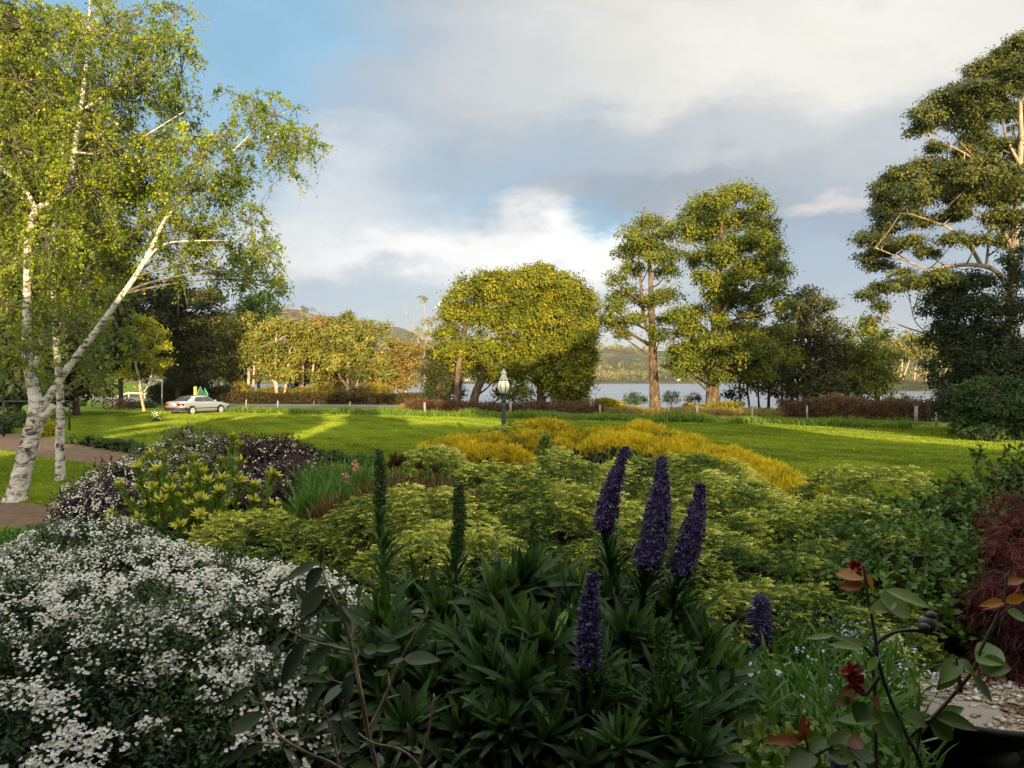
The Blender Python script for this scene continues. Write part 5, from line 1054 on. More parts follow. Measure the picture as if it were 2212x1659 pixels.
def tuft_bush(name, label, domes, mat, dens, K_, Ls, Wd, group=None, cat='shrub', up=.5, cr=.84, v0=.5, spread=.5, lumps=.5, coremat=None):
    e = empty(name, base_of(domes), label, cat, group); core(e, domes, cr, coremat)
    P, N = dome_points(domes, dens); n = len(P); g = Geo(); l = lump3(P, .45, 6)
    l5 = lump3(P, .16, 7); P = P+N*(.08*l+.04*l5)[:, None]-N*rng.uniform(0, .06, n)[:, None]; out_ = nrm(N+rv(n, .45)+np.array([0, 0, up])); tv = np.clip(v0+.22*l5+.28*l*lumps*2+rng.normal(0, .12, n), 0, 1)
    for i in range(K_):
        D = nrm(out_+rv(n, spread)); leaves(g, P+out_*(Ls*.5*rng.random(n))[:, None], D, nrm(N+rv(n, .6)), Ls*rng.uniform(.6, 1.2, n), Wd, np.clip(tv+rng.normal(0, .12, n)+.12*(i/K_), 0, 1))
    g.build('foliage', mat, e); return e
GD = 'golden diosma shrubs in the bed'
tuft_bush('golden_diosma', 'golden-orange feathery shrub at the lamp side of the golden band', dm([(985, 955, 12.4, .7, .55), (1040, 950, 12.2, .75, .6), (1100, 945, 12.6, .8, .6), (1010, 975, 11.6, .6, .45), (1070, 975, 11.4, .6, .45)]), LF_dio, 380, 9, .11, .014, GD, v0=.42)
tuft_bush('golden_diosma', 'tallest golden-orange shrub, its peak nearest the lamp post', dm([(1165, 913, 14.5, .8, .6), (1210, 922, 14.2, .8, .6), (1140, 935, 13.6, .7, .5), (1240, 940, 13.8, .7, .5), (1190, 938, 13.2, .8, .45)]), LF_dio, 360, 9, .12, .015, GD, v0=.5)
tuft_bush('golden_diosma', 'broad golden-orange shrub forming the second hump of the band', dm([(1310, 930, 13.6, .85, .6), (1370, 925, 13.6, .9, .6), (1430, 938, 13.2, .9, .6), (1480, 955, 12.6, .8, .6), (1340, 943, 12.9, .8, .45), (1330, 952, 12.3, .7, .35), (1400, 955, 12.2, .8, .38), (1460, 968, 11.8, .75, .4), (1280, 945, 13.4, .6, .4), (1500, 970, 11.8, .75, .55)]), LF_dio, 350, 9, .12, .015, GD, v0=.55)
tuft_bush('golden_diosma', 'golden-orange shrub tapering down to the lawn beyond the purple spikes', dm([(1555, 980, 11.5, .7, .5), (1600, 998, 10.8, .7, .5), (1640, 1014, 10.2, .65, .48), (1680, 1032, 9.6, .55, .42), (1715, 1050, 9.2, .42, .36), (1560, 1000, 10.4, .65, .42), (1520, 992, 10.8, .6, .4)]), LF_dio, 400, 9, .11, .014, GD, v0=.58)
tuft_bush('slim_conifer', 'small grey-green upright conifer between the junipers and golden diosma', [(at(1178, 1000, 10.9), np.array([.10, .10, .38])), (at(1181, 1010, 10.8), np.array([.09, .09, .3]))], LF_jun, 1500, 5, .055, .012, v0=.34)
tuft_bush('shade_shrub', 'near-black dense shrub standing in for the shaded hollow behind the tall junipers', dm([(1260, 972, 12.0, .7, .5), (1330, 982, 11.6, .7, .5), (1400, 988, 11.2, .6, .5), (1210, 980, 11.8, .5, .4)]), LF_dkl, 120, 5, .10, .03, v0=.1)  # near-black leaves put the shade of the hollow into colour
tuft_bush('leafy_shrub', 'dull green rounded shrub between the red-brown bush and the juniper mound', dm([(960, 1010, 9.6, .35, .3), (990, 1035, 8.8, .4, .4), (945, 1040, 8.8, .3, .3)]), LF_oval, 300, 5, .08, .04, v0=.4)

# white-flowered bushes
def flower_bush(label, domes, dens_leaf, dens_fl, leafL, leafW, flr, leafmat_, name='white_flowered_bush', group=None, patch=.35, coremat=None, k_sprig=9, clus=5, low=-.3, topbias=0.0):
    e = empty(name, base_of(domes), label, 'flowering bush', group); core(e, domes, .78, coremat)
    P, N = dome_points(domes, dens_leaf, low); n = len(P); g = Geo(); l = lump3(P, .35, 9)
    k = (l > -.55) | (rng.random(n) < .4); P, N, l = P[k], N[k], l[k]; n = len(P); P = P+N*(.12*l)[:, None]-N*(rng.random(n)**1.5*.14)[:, None]
    out_ = nrm(N*.8+rv(n, .4)+np.array([0, 0, .35])); Ls = leafL*5
    for i in range(k_sprig):
        t = i/k_sprig; a_ = i*2.4+rng.uniform(0, 6, n)*0; s1 = nrm(np.cross(out_, us(n)))
        leaves(g, P+out_*(Ls*t), nrm(s1+out_*.7), nrm(out_+rv(n, .3)), leafL*rng.uniform(.7, 1.3, n), leafW, np.clip(.25+.5*t+.2*l+rng.normal(0, .12, n), 0, 1))
    g.build('foliage', leafmat_, e)
    P, N = dome_points(domes, dens_fl, low); l = .22*lump3(P, .40, 13)+.9*lump3(P, .12, 14); keep = (l > patch-rng.random(len(P))*.5-topbias*(N[:, 2]-.5)); P, N = P[keep], N[keep]; n = len(P)
    g = Geo(); idx = np.repeat(np.arange(n), clus); m = len(idx)
    FC = P[idx]+N[idx]*(.055+.06*np.clip(lump3(P, .35, 9), -.5, 1)[idx]+.045*rng.random(m))[:, None]+rv(m, flr*1.25)*np.array([1.2, 1.2, .8]); FN = nrm(N[idx]+rv(m, .5)+np.array([0, -.25, .35]))
    s1 = nrm(np.cross(FN, us(m))); s2 = np.cross(FN, s1); v = np.clip(rng.normal(.6, .25, n)[idx]+rng.normal(0, .15, m), 0, 1)
    for q in range(5):
        a_ = q*2*math.pi/5; D = nrm(s1*math.cos(a_)+s2*math.sin(a_)+FN*.45)
        leaves(g, FC, D, FN, flr*rng.uniform(.8, 1.15, m), flr*.95, v, .1, .6)
    g.build('blossoms', M_pet, e); return e
LF_wb = leafmat('small dark green leaf', [(0, (.006, .016, .004)), (.5, (.020, .044, .009)), (1, (.06, .11, .02))], .45, .2, .3)
flower_bush('large bush smothered in small white blossoms, filling the near corner of the bed',
    dm([(90, 1215, 4.6, .65, .5), (185, 1160, 4.9, .5, .42), (330, 1205, 4.5, .65, .5), (450, 1225, 4.3, .55, .45), (-90, 1300, 3.9, .7, .6), (80, 1290, 3.7, .7, .6), (230, 1260, 3.8, .7, .6), (370, 1260, 3.7, .6, .5), (520, 1245, 4.0, .5, .45), (640, 1250, 3.9, .38, .4), (-20, 1420, 3.1, .6, .6), (130, 1400, 3.1, .6, .6), (270, 1390, 3.1, .55, .55), (410, 1370, 3.2, .5, .5), (530, 1330, 3.4, .4, .45), (60, 1530, 2.7, .5, .5), (220, 1520, 2.7, .5, .5), (360, 1500, 2.75, .45, .5), (480, 1460, 2.9, .35, .45), (570, 1500, 2.8, .25, .4), (130, 1610, 2.5, .4, .4), (420, 1600, 2.55, .35, .4), (600, 1610, 2.6, .22, .35), (270, 1610, 2.5, .3, .35), (0, 1630, 2.45, .35, .35)]),
    900, 520, .026, .013, .0082, LF_wb, patch=.18, clus=9)
LF_olive = leafmat('olive bush leaf', [(0, (.02, .028, .012)), (.5, (.06, .075, .022)), (1, (.17, .17, .06))], .5, .2, .3)  # the bush's own olive leaf colour
flower_bush('olive-leaved bush dusted with white blossoms, behind the yellow conebush', dm([(420, 940, 12.0, .75, .7), (360, 965, 11.6, .7, .6), (480, 950, 11.8, .75, .7), (430, 985, 10.8, .8, .7), (330, 1000, 11.0, .5, .5)]), 260, 80, .04, .022, .014, LF_olive, name='blossom_bush', group='white-blossomed shrubs round the conebush', patch=.15, clus=4)
flower_bush('low spreading white-blossomed bush with a black shaded heart, nearest the birch', dm([(260, 1008, 9.2, .5, .5), (300, 1002, 9.4, .5, .45), (215, 1040, 8.6, .45, .45), (185, 1075, 8.0, .3, .3), (260, 1060, 8.2, .5, .5), (220, 1095, 7.6, .4, .35)]), 260, 150, .035, .018, .012, LF_burg, name='blossom_bush', group='white-blossomed shrubs round the conebush', patch=.05, clus=4, topbias=.5)
flower_bush('dark burgundy-leaved bush with white flowers only along its upper edge', dm([(560, 955, 11.4, .75, .7), (610, 975, 11.0, .7, .65), (640, 1000, 10.4, .6, .55), (590, 1020, 9.8, .7, .65), (650, 1045, 9.2, .35, .4), (560, 1060, 9.0, .5, .45)]), 300, 40, .04, .022, .014, LF_burg, name='blossom_bush', group='white-blossomed shrubs round the conebush', patch=.35, clus=4, topbias=1.3)

# yellow-tipped conebush: each upright stem ends in a yellow cup
def conebush():
    b = at(420, 1180, 7.4); b[2] = gz(b[0], b[1]); e = empty('conebush', b, 'upright conebush with yellow-green cup-shaped tips, before the white-blossomed shrubs', 'flowering bush')
    T = [(330, 985), (305, 1000), (355, 985), (500, 950), (515, 960), (395, 1020), (430, 1015), (300, 1015), (340, 1020), (375, 1035), (450, 1045), (300, 1060), (330, 1055), (470, 1060), (520, 1040), (545, 1050), (580, 1025), (590, 1030), (480, 1000), (520, 1000), (350, 1085), (390, 1075), (430, 1080), (405, 1060), (460, 1085), (320, 1095), (290, 1090), (500, 1090), (545, 1085), (370, 1110), (430, 1115), (590, 1090), (410, 1095), (300, 1120), (345, 1130), (470, 1120), (510, 1125), (560, 1115), (250, 1110), (390, 1135), (440, 1020), (410, 1040), (480, 1035), (365, 1060), (415, 990), (600, 1120), (260, 1050)]
    gs, gl_, gc_ = Geo(), Geo(), Geo()
    for x, y in T:
        d = 7.3+rng.uniform(-.7, .6)-(y-1050)*.006; tp = at(x+rng.uniform(-4, 4), y+rng.uniform(-4, 4), d); root = b+np.array([rng.uniform(-.15, .15), rng.uniform(-.1, .1), .1])
        B = bez(root, tp, -.12, 12); tube(gs, B, np.linspace(.014, .006, 12), 5, cap=False)
        n = 95; t = 1-rng.random(n)**1.3*.6; i = np.clip((t*11).astype(int), 0, 10); P = B[i]+(B[i+1]-B[i])*(t*11-i)[:, None]; T_ = nrm(B[-1]-B[-4])[None]
        D = nrm(T_*1.0+us(n)*.75); blades(gl_, P, D, nrm(us(n)+T_*.3), .10*rng.uniform(.8, 1.2, n), .024, np.clip(.30+.3*(t-.6)+rng.normal(0, .08, n), 0, .6), 2, -.2, .15)
        n = 22; blades(gc_, np.repeat(tp[None], n, 0)+rv(n, .006), nrm(T_*1.1+us(n)*.75), nrm(-T_+us(n)*.2), 0.09*rng.uniform(.8, 1.1, n), .030, np.clip(rng.normal(.78, .10, n), 0, 1), 2, -.5, .2, tip=.25)
    gs.build('stems', BK_brown, e); gl_.build('leaves', LF_leuc, e); gc_.build('yellow_tips', LF_leuc, e)
conebush()
tuft_bush('leafy_shrub', 'shadowy green leafy shrub at the foot of the conebush', dm([(420, 1130, 6.9, .8, .6), (330, 1135, 6.8, .6, .5), (510, 1120, 6.9, .5, .5), (260, 1125, 6.8, .35, .35)]), LF_shr, 260, 6, .07, .03, v0=.35)

# green grassy perennial clump with pink flower heads
def clump(label, spots, d0, n, L_, Wd, mat, name='leafy_clump', cat='plant', v=.5):
    b = at(*spots[0][:2], d0); b[2] = gz(b[0], b[1]); e = empty(name, b, label, cat); g = Geo()
    for x, y, d, r_, h in spots:
        c = at(x, y, d); z0 = gz(c[0], c[1]); m = n; q = rng.uniform(-1, 1, (m, 2))*r_; P = np.column_stack([c[0]+q[:, 0], c[1]+q[:, 1], np.full(m, c[2]-h)+rng.uniform(-.1, .35*h, m)])
        blades(g, P, nrm(rv(m, .38)*[1, 1, .2]+np.array([0, 0, 1.])), nrm(rv(m, 1)*[1, 1, .2]), h*rng.uniform(.55, 1.15, m), Wd, np.clip(v+rng.normal(0, .2, m), 0, 1), 4, rng.uniform(.2, 1.4, m), .2)
    g.build('leaves', mat, e); return e
e = clump('fresh green grassy perennial clump with two pink flower heads', [(700, 1010, 9.2, .3, .45), (740, 1005, 9.2, .35, .5), (785, 1000, 9.0, .3, .5), (720, 1045, 8.6, .35, .5), (770, 1040, 8.6, .35, .5), (690, 1050, 8.4, .25, .4), (800, 1040, 8.8, .2, .45)], 9, 420, .5, .016, LF_lime)
M_pink = leafmat('pink petal', [(0, (.35, .12, .12)), (1, (.70, .36, .34))], .6, .3, .2, 1.0)
for x, y in ((768, 1008), (748, 1032)):
    c = at(x, y, 8.5); g = Geo(); n = 40; leaves(g, c+rv(n, .014)*[1, 1, 2.0], us(n), us(n), .035, .03, rng.random(n)); g.build('flower_head', M_pink, e)
    g = Geo(); tube(g, [c-np.array([0, 0, .4]), c], [.005, .004], 4); g.build('flower_stem', LF_lime, e)
clump('reddish-brown twiggy bush with upright seed heads behind the juniper', [(840, 1040, 8.0, .3, .45), (880, 1030, 8.0, .35, .5), (930, 1040, 8.0, .3, .45), (860, 1060, 7.6, .3, .4), (910, 1065, 7.4, .3, .4), (960, 1060, 7.4, .25, .4), (760, 1075, 7.6, .25, .3), (720, 1085, 7.4, .2, .25)], 8, 380, .5, .016, LF_red, name='seedhead_bush', cat='shrub')
e = bpy.data.objects['seedhead_bush']
for x, y in ((852, 988), (866, 992), (858, 1000), (905, 1005), (845, 1002), (940, 1012)):
    c = at(x, y, 7.8); g = Geo(); tube(g, [c-np.array([rng.uniform(-.03, .03), 0, .55]), c], [.006, .005], 4); n = 26; leaves(g, c+rv(n, .01)-np.array([0, 0, .04]), nrm(rv(n, .35)+np.array([0, 0, 1.])), us(n), .09, .03, .25); g.build('seed_head', LF_red, e)
clump('light green leafy ground cover patch by the brown earth', [(0, 1150, 8.0, .5, .22), (40, 1160, 7.8, .4, .2), (70, 1145, 8.0, .3, .2), (-40, 1165, 7.6, .4, .2)], 8, 420, .2, .035, LF_lime, name='ground_cover')

# green-leaved shrub and maple by the pebble bowl
def leafy(label, domes, dens, L_, Wd, mat, name='leafy_shrub', group=None, v0=.5, k_=6, coremat=None, droop=0.0):
    e = empty(name, base_of(domes), label, 'shrub', group); core(e, domes, .76, coremat); P, N = dome_points(domes, dens, -.4); n = len(P); g = Geo(); l = lump3(P, .35, 17)
    P = P+N*(.06*l)[:, None]-N*rng.uniform(0, .1, n)[:, None]; out_ = nrm(N*.7+rv(n, .5)+np.array([0, 0, .2-droop]))
    for i in range(k_):
        s1 = nrm(np.cross(out_, us(n))); leaves(g, P+out_*(L_*2.2*i/k_)[..., None] if False else P+out_*(L_*2.2*i/k_), nrm(s1+out_*.6-np.array([0, 0, droop])), nrm(N+rv(n, .45)+np.array([0, 0, .4])), L_*rng.uniform(.6, 1.25, n), Wd, np.clip(v0+.2*l+rng.normal(0, .17, n), 0, 1), .12, .5)
    g.build('foliage', mat, e); return e
leafy('dense green small-leaved shrub between the junipers and the red maple', dm([(1900, 1120, 5.8, .75, .6), (1990, 1085, 6.2, .75, .6), (2070, 1075, 6.2, .7, .6), (1950, 1170, 5.0, .7, .6), (2040, 1150, 5.2, .65, .6), (1860, 1210, 4.7, .5, .5), (1930, 1240, 4.9, .5, .45), (2030, 1235, 5.0, .5, .4), (2130, 1180, 5.0, .6, .6), (1990, 1300, 5.0, .45, .3), (1890, 1290, 4.8, .4, .3)]), 230, .055, .034, LF_oval, v0=.42)
leafy('taller leafy bush with reddish twigs against the lawn at the maple\'s back', dm([(2110, 1050, 6.8, .5, .5), (2170, 1035, 6.8, .55, .55), (2215, 1000, 6.8, .4, .4), (2080, 1075, 6.6, .35, .3)]), 170, .06, .035, LF_oval, v0=.35)
def twigs(label, paths, d, mat, leafL, leafW, name='shrub_shoots', sp=.05, v=.45, r0=.007):
    b = at(*paths[0][0], d); b[2] = gz(b[0], b[1]); e = empty(name, b, label, 'shoots'); gs, gl_ = Geo(), Geo()
    for pth in paths:
        P = np.array([at(x, y, d+rng.uniform(-.1, .1)) for x, y in pth]); P, rr = resample(P, np.linspace(r0, r0*.4, len(P)), 20); tube(gs, P, rr, 5, cap=False)
        n = 26; i = rng.integers(3, len(P)-1, n); D = nrm(nrm(np.gradient(P, axis=0))[i]*.6+us(n)); leaves(gl_, P[i], D, nrm(us(n)+np.array([0, 0, .6])), leafL*rng.uniform(.6, 1.2, n), leafW, np.clip(v+rng.normal(0, .2, n), 0, 1))
    gs.build('stems', BK_brown, e); gl_.build('leaves', mat, e)
twigs('loose leafy shoots rising above the green shrub against the lawn', [[(2165, 1080), (2140, 1010), (2100, 970)], [(2180, 1080), (2190, 1010), (2212, 940)], [(2060, 1100), (2040, 1060), (2020, 1040)], [(2110, 1090), (2085, 1050), (2060, 1020)], [(2150, 1070), (2160, 1000), (2185, 960)], [(2000, 1110), (1985, 1085), (1975, 1060)], [(2130, 1060), (2110, 1010), (2120, 960)], [(2210, 1060), (2215, 1000), (2200, 960)], [(2075, 1080), (2060, 1045), (2080, 1015)]], 6.2, LF_oval, .07, .032)
def maple():
    domes = dm([(2235, 1120, 4.8, .34, .45), (2222, 1235, 4.3, .26, .40), (2250, 1180, 4.5, .36, .6), (2185, 1205, 4.6, .22, .2), (2230, 1360, 4.2, .20, .3), (2150, 1240, 4.5, .15, .16), (2245, 1060, 5.1, .34, .3), (2120, 1275, 4.4, .10, .12)])
    e = empty('laceleaf_maple', base_of(domes), 'weeping dark red laceleaf maple at the edge of the view', 'small tree'); g0 = Geo(); [ico(g0, c, r*.7, bump=.1) for c, r in domes]; g0.build('shade_core', simple('dark maple core', (.02, .008, .008), .9, 0, .05), e)  # dark solid core fills the crown in place of shaded twigs
    P, N = dome_points(domes, 420, -.5, False); n = len(P); g = Geo(); l = lump3(P, .2, 21); P = P+N*(.05*l)[:, None]; out_ = nrm(N+rv(n, .5))
    for i in range(9): leaves(g, P+rv(n, .012), nrm(out_*.6+rv(n, .5)-np.array([0, 0, .9])), nrm(N+rv(n, .5)), .085*rng.uniform(.5, 1.3, n), .0065, np.clip(.45+.3*l+rng.normal(0, .2, n), 0, 1), .05)
    g.build('foliage', LF_maple, e)
maple()

# ------------------------------------------------------------ pride of Madeira
def rosette(parent, c, up, r_, n=44, w=.036, mat=None, v=.5):
    g = Geo(); up = nrm(np.array(up, float)[None])[0]; k = np.arange(n); t = k/n; az_ = k*2.39996+rng.uniform(0, 6)
    X = nrm(np.cross(up, np.array([0, 1, .01]))[None])[0]; Y = np.cross(up, X); rad = np.cos(az_)[:, None]*X+np.sin(az_)[:, None]*Y
    tilt = np.interp(t, [0, .35, .75, 1], [.15, .65, 1.25, 1.9])+rng.normal(0, .1, n); D = nrm(up*np.cos(tilt)[:, None]+rad*np.sin(tilt)[:, None]+rv(n, .13)); Nn = nrm(up*np.sin(tilt)[:, None]-rad*np.cos(tilt)[:, None])
    blades(g, c-up*(.07*t)[:, None]*r_/.2+rad*.012, D, Nn, r_*np.interp(t, [0, .3, 1], [.55, 1, 1.05])*rng.uniform(.7, 1.15, n), w*rng.uniform(.8, 1.15, n)*np.interp(t, [0, .3, 1], [.8, 1, 1.05]), np.clip(v+.25-.45*t+rng.normal(0, .13, n), 0, 1), 6, np.interp(t, [0, .5, 1], [-.35, .25, .9])+rng.normal(0, .3, n), .42)
    return g.build('leaf_rosette', mat or LF_ech, parent)
def spike(parent, tip, base, w0, w1, mat, green=False, stem_to=None):
    g = Geo(); tip, base = np.array(tip), np.array(base); Lh = np.linalg.norm(tip-base); ax = (tip-base)/Lh; X = nrm(np.cross(ax, [0, 1, 0])[None])[0]; Y = np.cross(ax, X)
    prof = lambda t: np.interp(t, [0, .12, .5, .85, .96, 1], [w0*.92, w0, w0*.85+w1*.15, w1, w1*.75, w1*.35])
    bend = nrm(rv(1, 1)*[1, .4, 0])[0]*Lh*.03; ctr = lambda t: base+ax*(t[:, None]*Lh)+bend*np.sin(t*math.pi)[:, None]
    tt = np.linspace(0, 1, 14); tube(g, ctr(tt), prof(tt)*.86, 10, 0.0)
    n = int(5200*Lh*(w0+w1)*6); t = rng.random(n); a_ = t*Lh/(.013)*.5+(np.arange(n) % 9)/9*2*math.pi+rng.normal(0, .12, n); t = np.round(t*Lh/.014)/(Lh/.014)+rng.normal(0, .08, n)*.014/Lh; t = np.clip(t, 0, 1)
    rd = np.cos(a_)[:, None]*X+np.sin(a_)[:, None]*Y; P = ctr(t)+rd*(prof(t)*rng.uniform(.86, 1.0, n))[:, None]; v = np.clip(.45+.25*np.sin(t*Lh/.014*math.pi*2)+rng.normal(0, .2, n)-(.15*t if not green else 0), 0, 1)
    for q in range(3): leaves(g, P, nrm(rd*.55+ax*.25+us(n)*.7), nrm(rd+us(n)*.5), .0115*rng.uniform(.7, 1.3, n), .0085, v, .1, .6)
    if not green:                                          # stamens: a pale fuzz round the outline
        m = n//3; leaves(g, P[:m], nrm(rd[:m]+us(m)*.45), us(m), .024, .0016, 1.0)
    o = g.build('flower_spike', mat, parent)
    if stem_to is not None:
        g = Geo(); tube(g, resample(np.array([stem_to, (np.array(stem_to)+base)/2+[.0, 0, .02], base]), [.014, .012, .010], 12)[0], .011, 6); g.build('stem', LF_ech, parent)
        m = 80; s = rng.random(m); P = base+(np.array(stem_to)-base)*s[:, None]*.95; blades(g := Geo(), P, nrm(-(ax*-.8)+us(m)*.8), nrm(ax+us(m)*.3), .08+.12*s, .016, np.clip(.5+rng.normal(0, .15, m), 0, 1), 3, .4, .3); g.build('stem_leaves', LF_ech, parent)
    return o
def stems_to_ground(parent, pts, mat=BK_brown):
    g = Geo()
    for c in pts:
        b = np.array([c[0]*.8+parent.location[0]*.2, c[1]*.8+parent.location[1]*.2, gz(c[0], c[1])-.02]); tube(g, bez(b, c, 0, 8), np.linspace(.02, .012, 8), 6)
    g.build('woody_stems', mat, parent)
def echium(label, x, y, d, ros, name='pride_of_madeira'):
    b = at(x, y, d); b[2] = gz(b[0], b[1]); e = empty(name, b, label, 'plant', 'pride of Madeira plants'); pts = []
    for q in ros:
        rx, ry, rd, rr = q[:4]; c = at(rx, ry, rd); rosette(e, c, (rng.uniform(-.25, .25), -.28+rng.uniform(-.2, .1), .9), rr, n=int(q[4]) if len(q) > 4 else 42, w=.20*rr, v=.42+rng.uniform(-.12, .12)); pts.append(c-np.array([0, 0, .03]))
    stems_to_ground(e, pts); return e
e1 = echium('leafy pride of Madeira carrying the two tall green unopened spikes', 860, 1400, 3.1, [(830, 1345, 3.0, .20), (900, 1290, 3.3, .19), (955, 1330, 3.1, .20), (880, 1400, 2.8, .19), (800, 1420, 2.8, .17), (970, 1400, 2.9, .18), (1010, 1330, 3.2, .18), (730, 1380, 3.0, .15), (930, 1470, 2.7, .18), (830, 1490, 2.7, .17), (720, 1460, 2.8, .15), (880, 1560, 2.5, .15), (990, 1480, 2.8, .16)])
spike(e1, at(818, 972, 3.3), at(820, 1090, 3.3), .024, .016, GRS, True, at(835, 1330, 3.1)); spike(e1, at(990, 1042, 3.3), at(986, 1185, 3.3), .026, .018, GRS, True, at(975, 1330, 3.2))
e2 = echium('leafy pride of Madeira in the middle, tallest of its rosettes against the junipers', 1120, 1400, 2.9, [(1125, 1255, 3.1, .23), (1180, 1270, 3.2, .21), (1075, 1290, 3.0, .20), (1240, 1300, 3.1, .19), (1030, 1390, 2.8, .19), (1110, 1370, 2.8, .20), (1180, 1390, 2.75, .20), (1240, 1370, 2.9, .17), (1060, 1460, 2.6, .19), (1130, 1480, 2.5, .18), (1190, 1480, 2.6, .16), (1010, 1480, 2.7, .15), (1090, 1560, 2.4, .15), (1180, 1580, 2.4, .14), (1000, 1570, 2.5, .14), (1290, 1440, 2.7, .16)])
spike(e2, at(1283, 1236, 2.55), at(1273, 1450, 2.5), .037, .017, PUR, False, at(1275, 1560, 2.5)); spike(e2, at(1155, 1120, 3.6), at(1152, 1200, 3.6), .022, .014, GRS, True, at(1150, 1290, 3.4))
rosette(e2, at(1275, 1560, 2.5), (0, -.2, 1), .20, 54, .022, v=.4)
e3 = echium('pride of Madeira with the three purple flower spikes leaning together', 1420, 1400, 3.1, [(1310, 1300, 3.2, .19), (1370, 1290, 3.3, .18), (1420, 1330, 3.2, .19), (1480, 1330, 3.2, .17), (1350, 1370, 2.9, .18), (1410, 1400, 2.9, .18), (1470, 1400, 3.0, .18), (1530, 1400, 3.0, .19), (1510, 1470, 2.8, .20), (1440, 1470, 2.7, .17), (1570, 1450, 2.9, .17), (1500, 1550, 2.5, .18), (1430, 1580, 2.4, .17), (1560, 1530, 2.6, .17), (1350, 1500, 2.6, .14), (1340, 1600, 2.3, .14), (1500, 1630, 2.3, .16), (1270, 1640, 2.3, .14)])
spike(e3, at(1352, 968, 3.15), at(1303, 1150, 3.1), .042, .017, PUR, False, at(1330, 1290, 3.2)); spike(e3, at(1431, 990, 3.1), at(1397, 1228, 3.0), .054, .020, PUR, False, at(1385, 1320, 3.1)); spike(e3, at(1514, 1046, 3.1), at(1467, 1243, 3.0), .048, .019, PUR, False, at(1450, 1340, 3.1))
spike(e3, at(1428, 1338, 2.5), at(1440, 1510, 2.45), .028, .018, GRS, True, at(1445, 1600, 2.4))
b = at(1640, 1480, 3.9); b[2] = gz(b[0], b[1]); e4 = empty('pride_of_madeira', b, 'small violet-blue flower spike standing alone above the forget-me-nots', 'plant', 'pride of Madeira plants')
spike(e4, at(1645, 1288, 3.8), at(1632, 1400, 3.8), .062, .040, PUR, False, at(1615, 1480, 3.8))

# ------------------------------------------------------------ viburnum-like twiggy shrub in front
LF_cam = leafmat('leathery leaf', [(0, (.022, .042, .020)), (.5, (.050, .080, .038)), (1, (.16, .20, .10))], .45, .15, .3)
M_twg = barkmat('grey-brown twig', [(.3, (.20, .14, .09)), (.6, (.40, .31, .20)), (.8, (.52, .42, .30))], 30, (1, 1, .3), .002)
def Zq(x, y): return (466.3+x*.3056, 1152+y*.3056)
def zat(x, y, d): a_, b_ = Zq(x, y); return at(a_, b_, d)
b = zat(1140, 1659, 1.75); b[2] = gz(b[0], b[1]); cs = empty('twiggy_shrub', b, 'sparse twiggy shrub with large leathery leaves in front of everything', 'shrub')
TW = [([(1175, 1800), (1140, 1659), (1075, 1400), (1030, 1150), (985, 920), (950, 780), (890, 570), (800, 400), (745, 220), (738, 120)], .0085, 1.75), ([(1085, 1385), (1190, 1170), (1320, 870), (1480, 590), (1488, 500)], .006, 1.75), ([(1100, 1850), (860, 1650), (640, 1550), (470, 1450), (390, 1330), (310, 1120), (285, 980), (280, 900)], .006, 1.7),
      ([(945, 830), (800, 795), (640, 750), (500, 675)], .005, 1.75), ([(870, 1640), (830, 1450), (760, 1230), (742, 1180)], .0045, 1.7), ([(1500, 1760), (1400, 1600), (1280, 1520), (1110, 1480), (980, 1390), (890, 1280), (900, 1180)], .0045, 1.7), ([(1380, 1850), (1430, 1659), (1500, 1420), (1540, 1180), (1542, 1140)], .005, 1.7),
      ([(955, 760), (985, 600), (1010, 440), (1005, 370)], .004, 1.76), ([(1000, 1090), (890, 1060), (770, 1020)], .004, 1.74), ([(1230, 1080), (1215, 990), (1200, 960)], .003, 1.74), ([(980, 920), (1020, 800), (1025, 700)], .004, 1.76), ([(450, 1490), (330, 1480), (200, 1475)], .003, 1.7), ([(1160, 1480), (1175, 1420), (1165, 1350)], .003, 1.7), ([(1210, 1165), (1300, 1140), (1370, 1130)], .0025, 1.75), ([(590, 1520), (590, 1420), (650, 1300)], .003, 1.7)]
g = Geo()
for P_, r0, d in TW:
    P = np.array([zat(x, y, d+.02*math.sin(i*1.7)) for i, (x, y) in enumerate(P_)]); P, rr = resample(P, np.linspace(r0, r0*.45, len(P)), 8*len(P)); tube(g, P, rr*.72*rng.uniform(.92, 1.1, len(rr)), 7)
g.build('stems', M_twg, cs, smooth=True)
